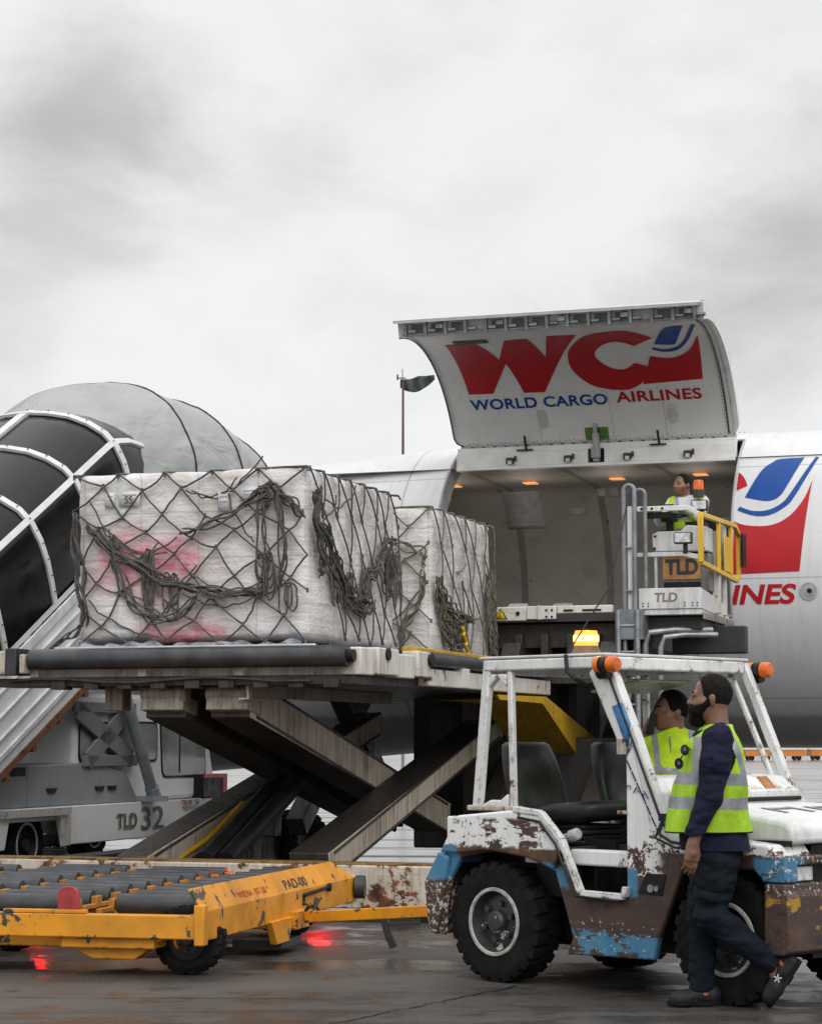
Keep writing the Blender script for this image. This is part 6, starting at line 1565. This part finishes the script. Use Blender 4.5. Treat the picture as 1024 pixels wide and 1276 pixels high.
body('jacket', [('c', (JX(828), -.03, JZ(938)), (JX(828), .03, JZ(938)), .135, .135), ('c', (JX(810), 0, JZ(926)), (JX(848), 0, JZ(926)), .085, .085), ('c', (JX(824), -.02, JZ(960)), (JX(824), -.02, JZ(985)), .18, .18), ('e', (JX(822), .0, JZ(985)), (.19, .16, .12)),
                ('c', (JX(801), .0, JZ(929)), (JX(796), -.03, JZ(975)), .085, .075), ('c', (JX(796), -.03, JZ(975)), (JX(806), -.16, JZ(1000)), .075, .06), ('c', (JX(858), .0, JZ(930)), (JX(866), -.02, JZ(980)), .085, .075), ('c', (JX(866), -.02, JZ(980)), (JX(842), -.18, JZ(985)), .07, .055),
                ('c', (JX(800), .06, JZ(940)), (JX(799), .13, JZ(965)), .075, .06), ('c', (JX(799), .13, JZ(965)), (JX(804), .11, JZ(932)), .06, .05), ('c', (JX(831), .02, JZ(921)), (JX(834), .02, JZ(909)), .085, .080)], [HIVIS2, SILVER], m2, .0085, .035,
     cut=lambda x, y, z: np.maximum(z - JZ(908) + (x - JX(832)) * -.35, 1.055 - z), zone=jzone, disp=wrinkle(.016, (8, 8, 10), 9), smooth_it=2)
b = MB(); b.tube([(JX(829) + .003 * math.sin(i), -.160 - .012 * math.sin(i * .5), JZ(918) - .03 * i) for i in range(7)], .005, 6); b.build('zip', M['grey'], m2)
b = MB(); b.box(JX(817), JX(829), -.172, -.158, JZ(947), JZ(939)); b.build('chest_pocket', HIVIS2, m2, .006)
body('trousers', [q_ for a_, k_, f_ in LG for q_ in (('c', a_, k_, .105, .08), ('c', k_, f_, .078, .06))] + [('c', (-.06, -.06, 1.11), (.06, .06, 1.11), .125, .125)], TROU, m2, .012, .03, smooth_it=2)
for _, _, f_ in LG: shoe(m2, (f_[0] - .05, f_[1] + .05, .515), (f_[0] + .14, f_[1] - .14, .515), (0, 0, 1))
rd = bpy.data.objects.new('hand_radio', None); C.objects.link(rd); rd.location = (jx + JX(809), jy - .045, JZ(905)); rd.rotation_euler = (0, R(14), 0); BASE[rd.name] = Vector()
tag(rd, 'black hand radio with stub aerial held by the driver in the hi-vis jacket', 'radio')
b = MB(); b.box(-.022, .022, -.018, .018, -.05, .075); b.build('radio_body', M['black'], rd, .008)
b = MB(); b.tube([(-.008, 0, .075), (.0, 0, .14), (.03, -.01, .20)], .006, 6); b.build('aerial', M['black'], rd)

# --- the loader's operator
ow = wloc((1.82, 6.85, 2.885), TH, OO)
m3 = person('operator in white shirt and hi-vis waistcoat seated at the raised loader console', (ow.x, ow.y, 2.85), -TH + R(-4))
P = head(m3, (-.10, -.02, 1.335), SK3, HAIRF, turn=R(58), hairline=.020, back_low=-.03)
arms3 = [('c', (-.20, -.06, 1.08), (-.26, -.30, .92), .05, .042), ('c', (-.26, -.30, .92), (-.22, -.62, 1.00), .042, .03), ('c', (.12, -.06, 1.08), (.15, -.36, .93), .05, .042), ('c', (.15, -.36, .93), (.02, -.66, 1.02), .042, .03)]
body('body', P + [('c', (-.14, -.02, 1.15), (.06, -.02, 1.15), .06, .06), ('c', (-.06, 0, 1.05), (-.04, .05, .66), .12, .12)] + arms3 + hand_prims((-.22, -.62, 1.00), (.3, -1, -.1), (0, 0, 1), 1, .9, 1) + hand_prims((.02, -.66, 1.02), (-.4, -1, -.1), (0, 0, 1), 1, .9, -1) +
     [('c', (-.12, .02, .66), (-.15, -.38, .64), .085, .06), ('c', (-.15, -.38, .64), (-.14, -.42, .04), .055, .04), ('c', (.06, .02, .66), (.16, -.30, .62), .085, .06), ('c', (.16, -.30, .62), (.20, -.26, .04), .055, .04)], SK3, m3, .0085, .022, smooth_it=1)
def ozone(c):
    if c.z > .62 and c.y < .3 and abs(c.x + .04) < .19:
        if .93 < c.z < .975 or .80 < c.z < .845: return 2
        if c.y < -.02 and abs(c.x + .04) < .028 + (c.z - .95) * .28 and c.z > .95: return 0
        if abs(abs(c.x + .04) - .105) < .028 and c.z > .95: return 2
        return 1
    return 0
body('shirt', [('c', (-.17, -.01, 1.14), (.09, -.01, 1.14), .078, .078), ('c', (-.15, -.01, 1.08), (.07, -.01, 1.08), .11, .11), ('c', (-.05, -.01, 1.02), (-.04, .04, .68), .155, .165), ('c', (-.21, -.03, 1.13), (-.27, -.30, .92), .07, .06), ('c', (-.27, -.30, .92), (-.225, -.56, .985), .058, .045), ('c', (.13, -.03, 1.13), (.16, -.36, .93), .07, .06), ('c', (.16, -.36, .93), (.04, -.60, 1.005), .058, .045)],
     [SHIRT, HIVIS2, SILVER], m3, .008, .035, cut=lambda x, y, z: z - 1.215 - np.abs(x + .04) * .0, zone=ozone, disp=wrinkle(.010, (9, 9, 12), 3), smooth_it=2)
b = MB(); b.tube([(-.13, -.085, 1.14), (-.06, -.135, 1.02), (-.04, -.155, .92), (.0, -.14, 1.02), (.04, -.085, 1.14)], .006, 6); b.build('lanyard', M['black'], m3)
body('trousers', [('c', (-.10, .03, .64), (-.15, -.38, .63), .11, .085), ('c', (-.15, -.38, .63), (-.14, -.42, .05), .08, .06), ('c', (.06, .03, .64), (.16, -.30, .61), .11, .085), ('c', (.16, -.30, .61), (.20, -.26, .05), .08, .06), ('c', (-.08, .05, .66), (.04, .05, .66), .12, .12)], BLKC, m3, .010, .03, smooth_it=2)
shoe(m3, (-.13, -.36, -.085), (-.16, -.63, -.085), (0, 0, 1)); shoe(m3, (.18, -.20, -.085), (.28, -.45, -.085), (0, 0, 1))
# ------------------------------------------------------------------ far side of the apron
fl = bpy.data.objects.new('flag_pole', None); C.objects.link(fl); fl.location = (-.29, 80, 0); BASE[fl.name] = Vector()
tag(fl, 'thin tall pole with a dark flag streaming beyond the aircraft', 'flag pole')
b = MB(); b.cyl((0, 0, 0), (0, 0, 11.4), .06, 10, .055); b.build('lower_pole', M['grey'], fl)
b = MB(); b.cyl((0, 0, 11.35), (0, 0, 11.95), .055, 10, .05); b.cyl((0, 0, 11.95), (0, 0, 14.55), .05, 10, .04); b.build('pole', plain('pole_brown', (.12, .06, .05), .6), fl)
b = MB(); b.cyl((-.22, 0, 14.62), (.1, 0, 14.62), .02, 6); b.cyl((-.02, 0, 14.5), (-.02, 0, 14.95), .015, 6); b.cyl((-.2, 0, 14.55), (-.2, 0, 14.75), .03, 6); b.build('pole_head', M['black'], fl)
b = MB()
def flag(u, v):
    w = (.30 * (1 - .25 * u)) * (1 if u < .6 else 1 - .75 * (u - .6) / .4)
    return (-.1 + 1.25 * u, .12 * math.sin(u * 9) + .06 * math.sin(u * 17 + v * 2), 14.58 - .02 * math.sin(u * 6) - .13 * math.sin(u * 3.3) * (1 - v) * 1.6 + (.16 * u * v) - w * (1 - v))
b.grid(flag, 36, 10); b.build('flag', plain('flag_dark', (.045, .055, .06), .7, 0, .4, 4), fl, smooth=60, solid=.01)
for k, (x, y, L) in enumerate(((25.6, 172, 4.6), (31.0, 174, 8.0))):
    f = bpy.data.objects.new('cargo_dolly', None); C.objects.link(f); f.location = (x + L / 2, y, 0); BASE[f.name] = Vector()
    tag(f, ('orange dolly with white top rail parked far under the fuselage, behind the man', 'orange dolly with white top rail parked beyond the tractor bonnet')[k], 'dolly', 'orange dollies across the apron')
    b = MB(); b.box(-L / 2, L / 2, -1.2, 1.2, .32, .78); b.build('bed', plain('dolly_orange', (.62, .20, .03), .6), f, .02)
    b = MB(); b.box(-L / 2 - .1, L / 2 + .1, -1.24, 1.24, .79, .95); b.build('rail', M['white'], f, .02)
    b = MB()
    for j in range(4): b.box(-L / 2 + .4 + j * (L - 1) / 3, -L / 2 + .55 + j * (L - 1) / 3, -1.1, 1.1, .1, .31)
    b.build('chassis', M['black'], f)
    for j in range(4):
        for yy in (-1, 1): wheel(f, (-L / 2 + .5 + j * (L - 1) / 3, yy, .2), .2, .2, .12, M['darkgrey'], M['black'], -1, 10, seg=20)
# white car beyond the stairs truck
cr = bpy.data.objects.new('parked_car', None); C.objects.link(cr); cr.location = (-9.3, 47, 0); BASE[cr.name] = Vector()
tag(cr, 'small white car parked beyond the boarding stairs truck', 'car')
b = MB(); b.prism([(-2.1, .35), (-2.1, .9), (-1.9, 1.0), (-1.3, 1.55), (.4, 1.6), (1.2, 1.05), (1.95, .92), (2.12, .7), (2.12, .35), (1.75, .35), (1.65, .6), (1.35, .7), (1.05, .6), (.95, .35), (-1.0, .35), (-1.1, .6), (-1.4, .7), (-1.7, .6), (-1.8, .35)], 'y', -.85, .85); b.build('body', plain('car_white', (.62, .63, .64), .25, 0, .05), cr, .08, seg=3)
b = MB()
for yy in (-.862, .857): b.prism([(-1.25, 1.05), (-1.0, 1.48), (.35, 1.52), (.95, 1.07)], 'y', yy, yy + .005)
b.build('window', M['glass'], cr)
for x in (-1.4, 1.35):
    for yy in (-.78, .78): wheel(cr, (x, yy, .33), .33, .2, .2, M['lightgrey'], M['darkgrey'], -1 if yy < 0 else 1, 12, seg=24)
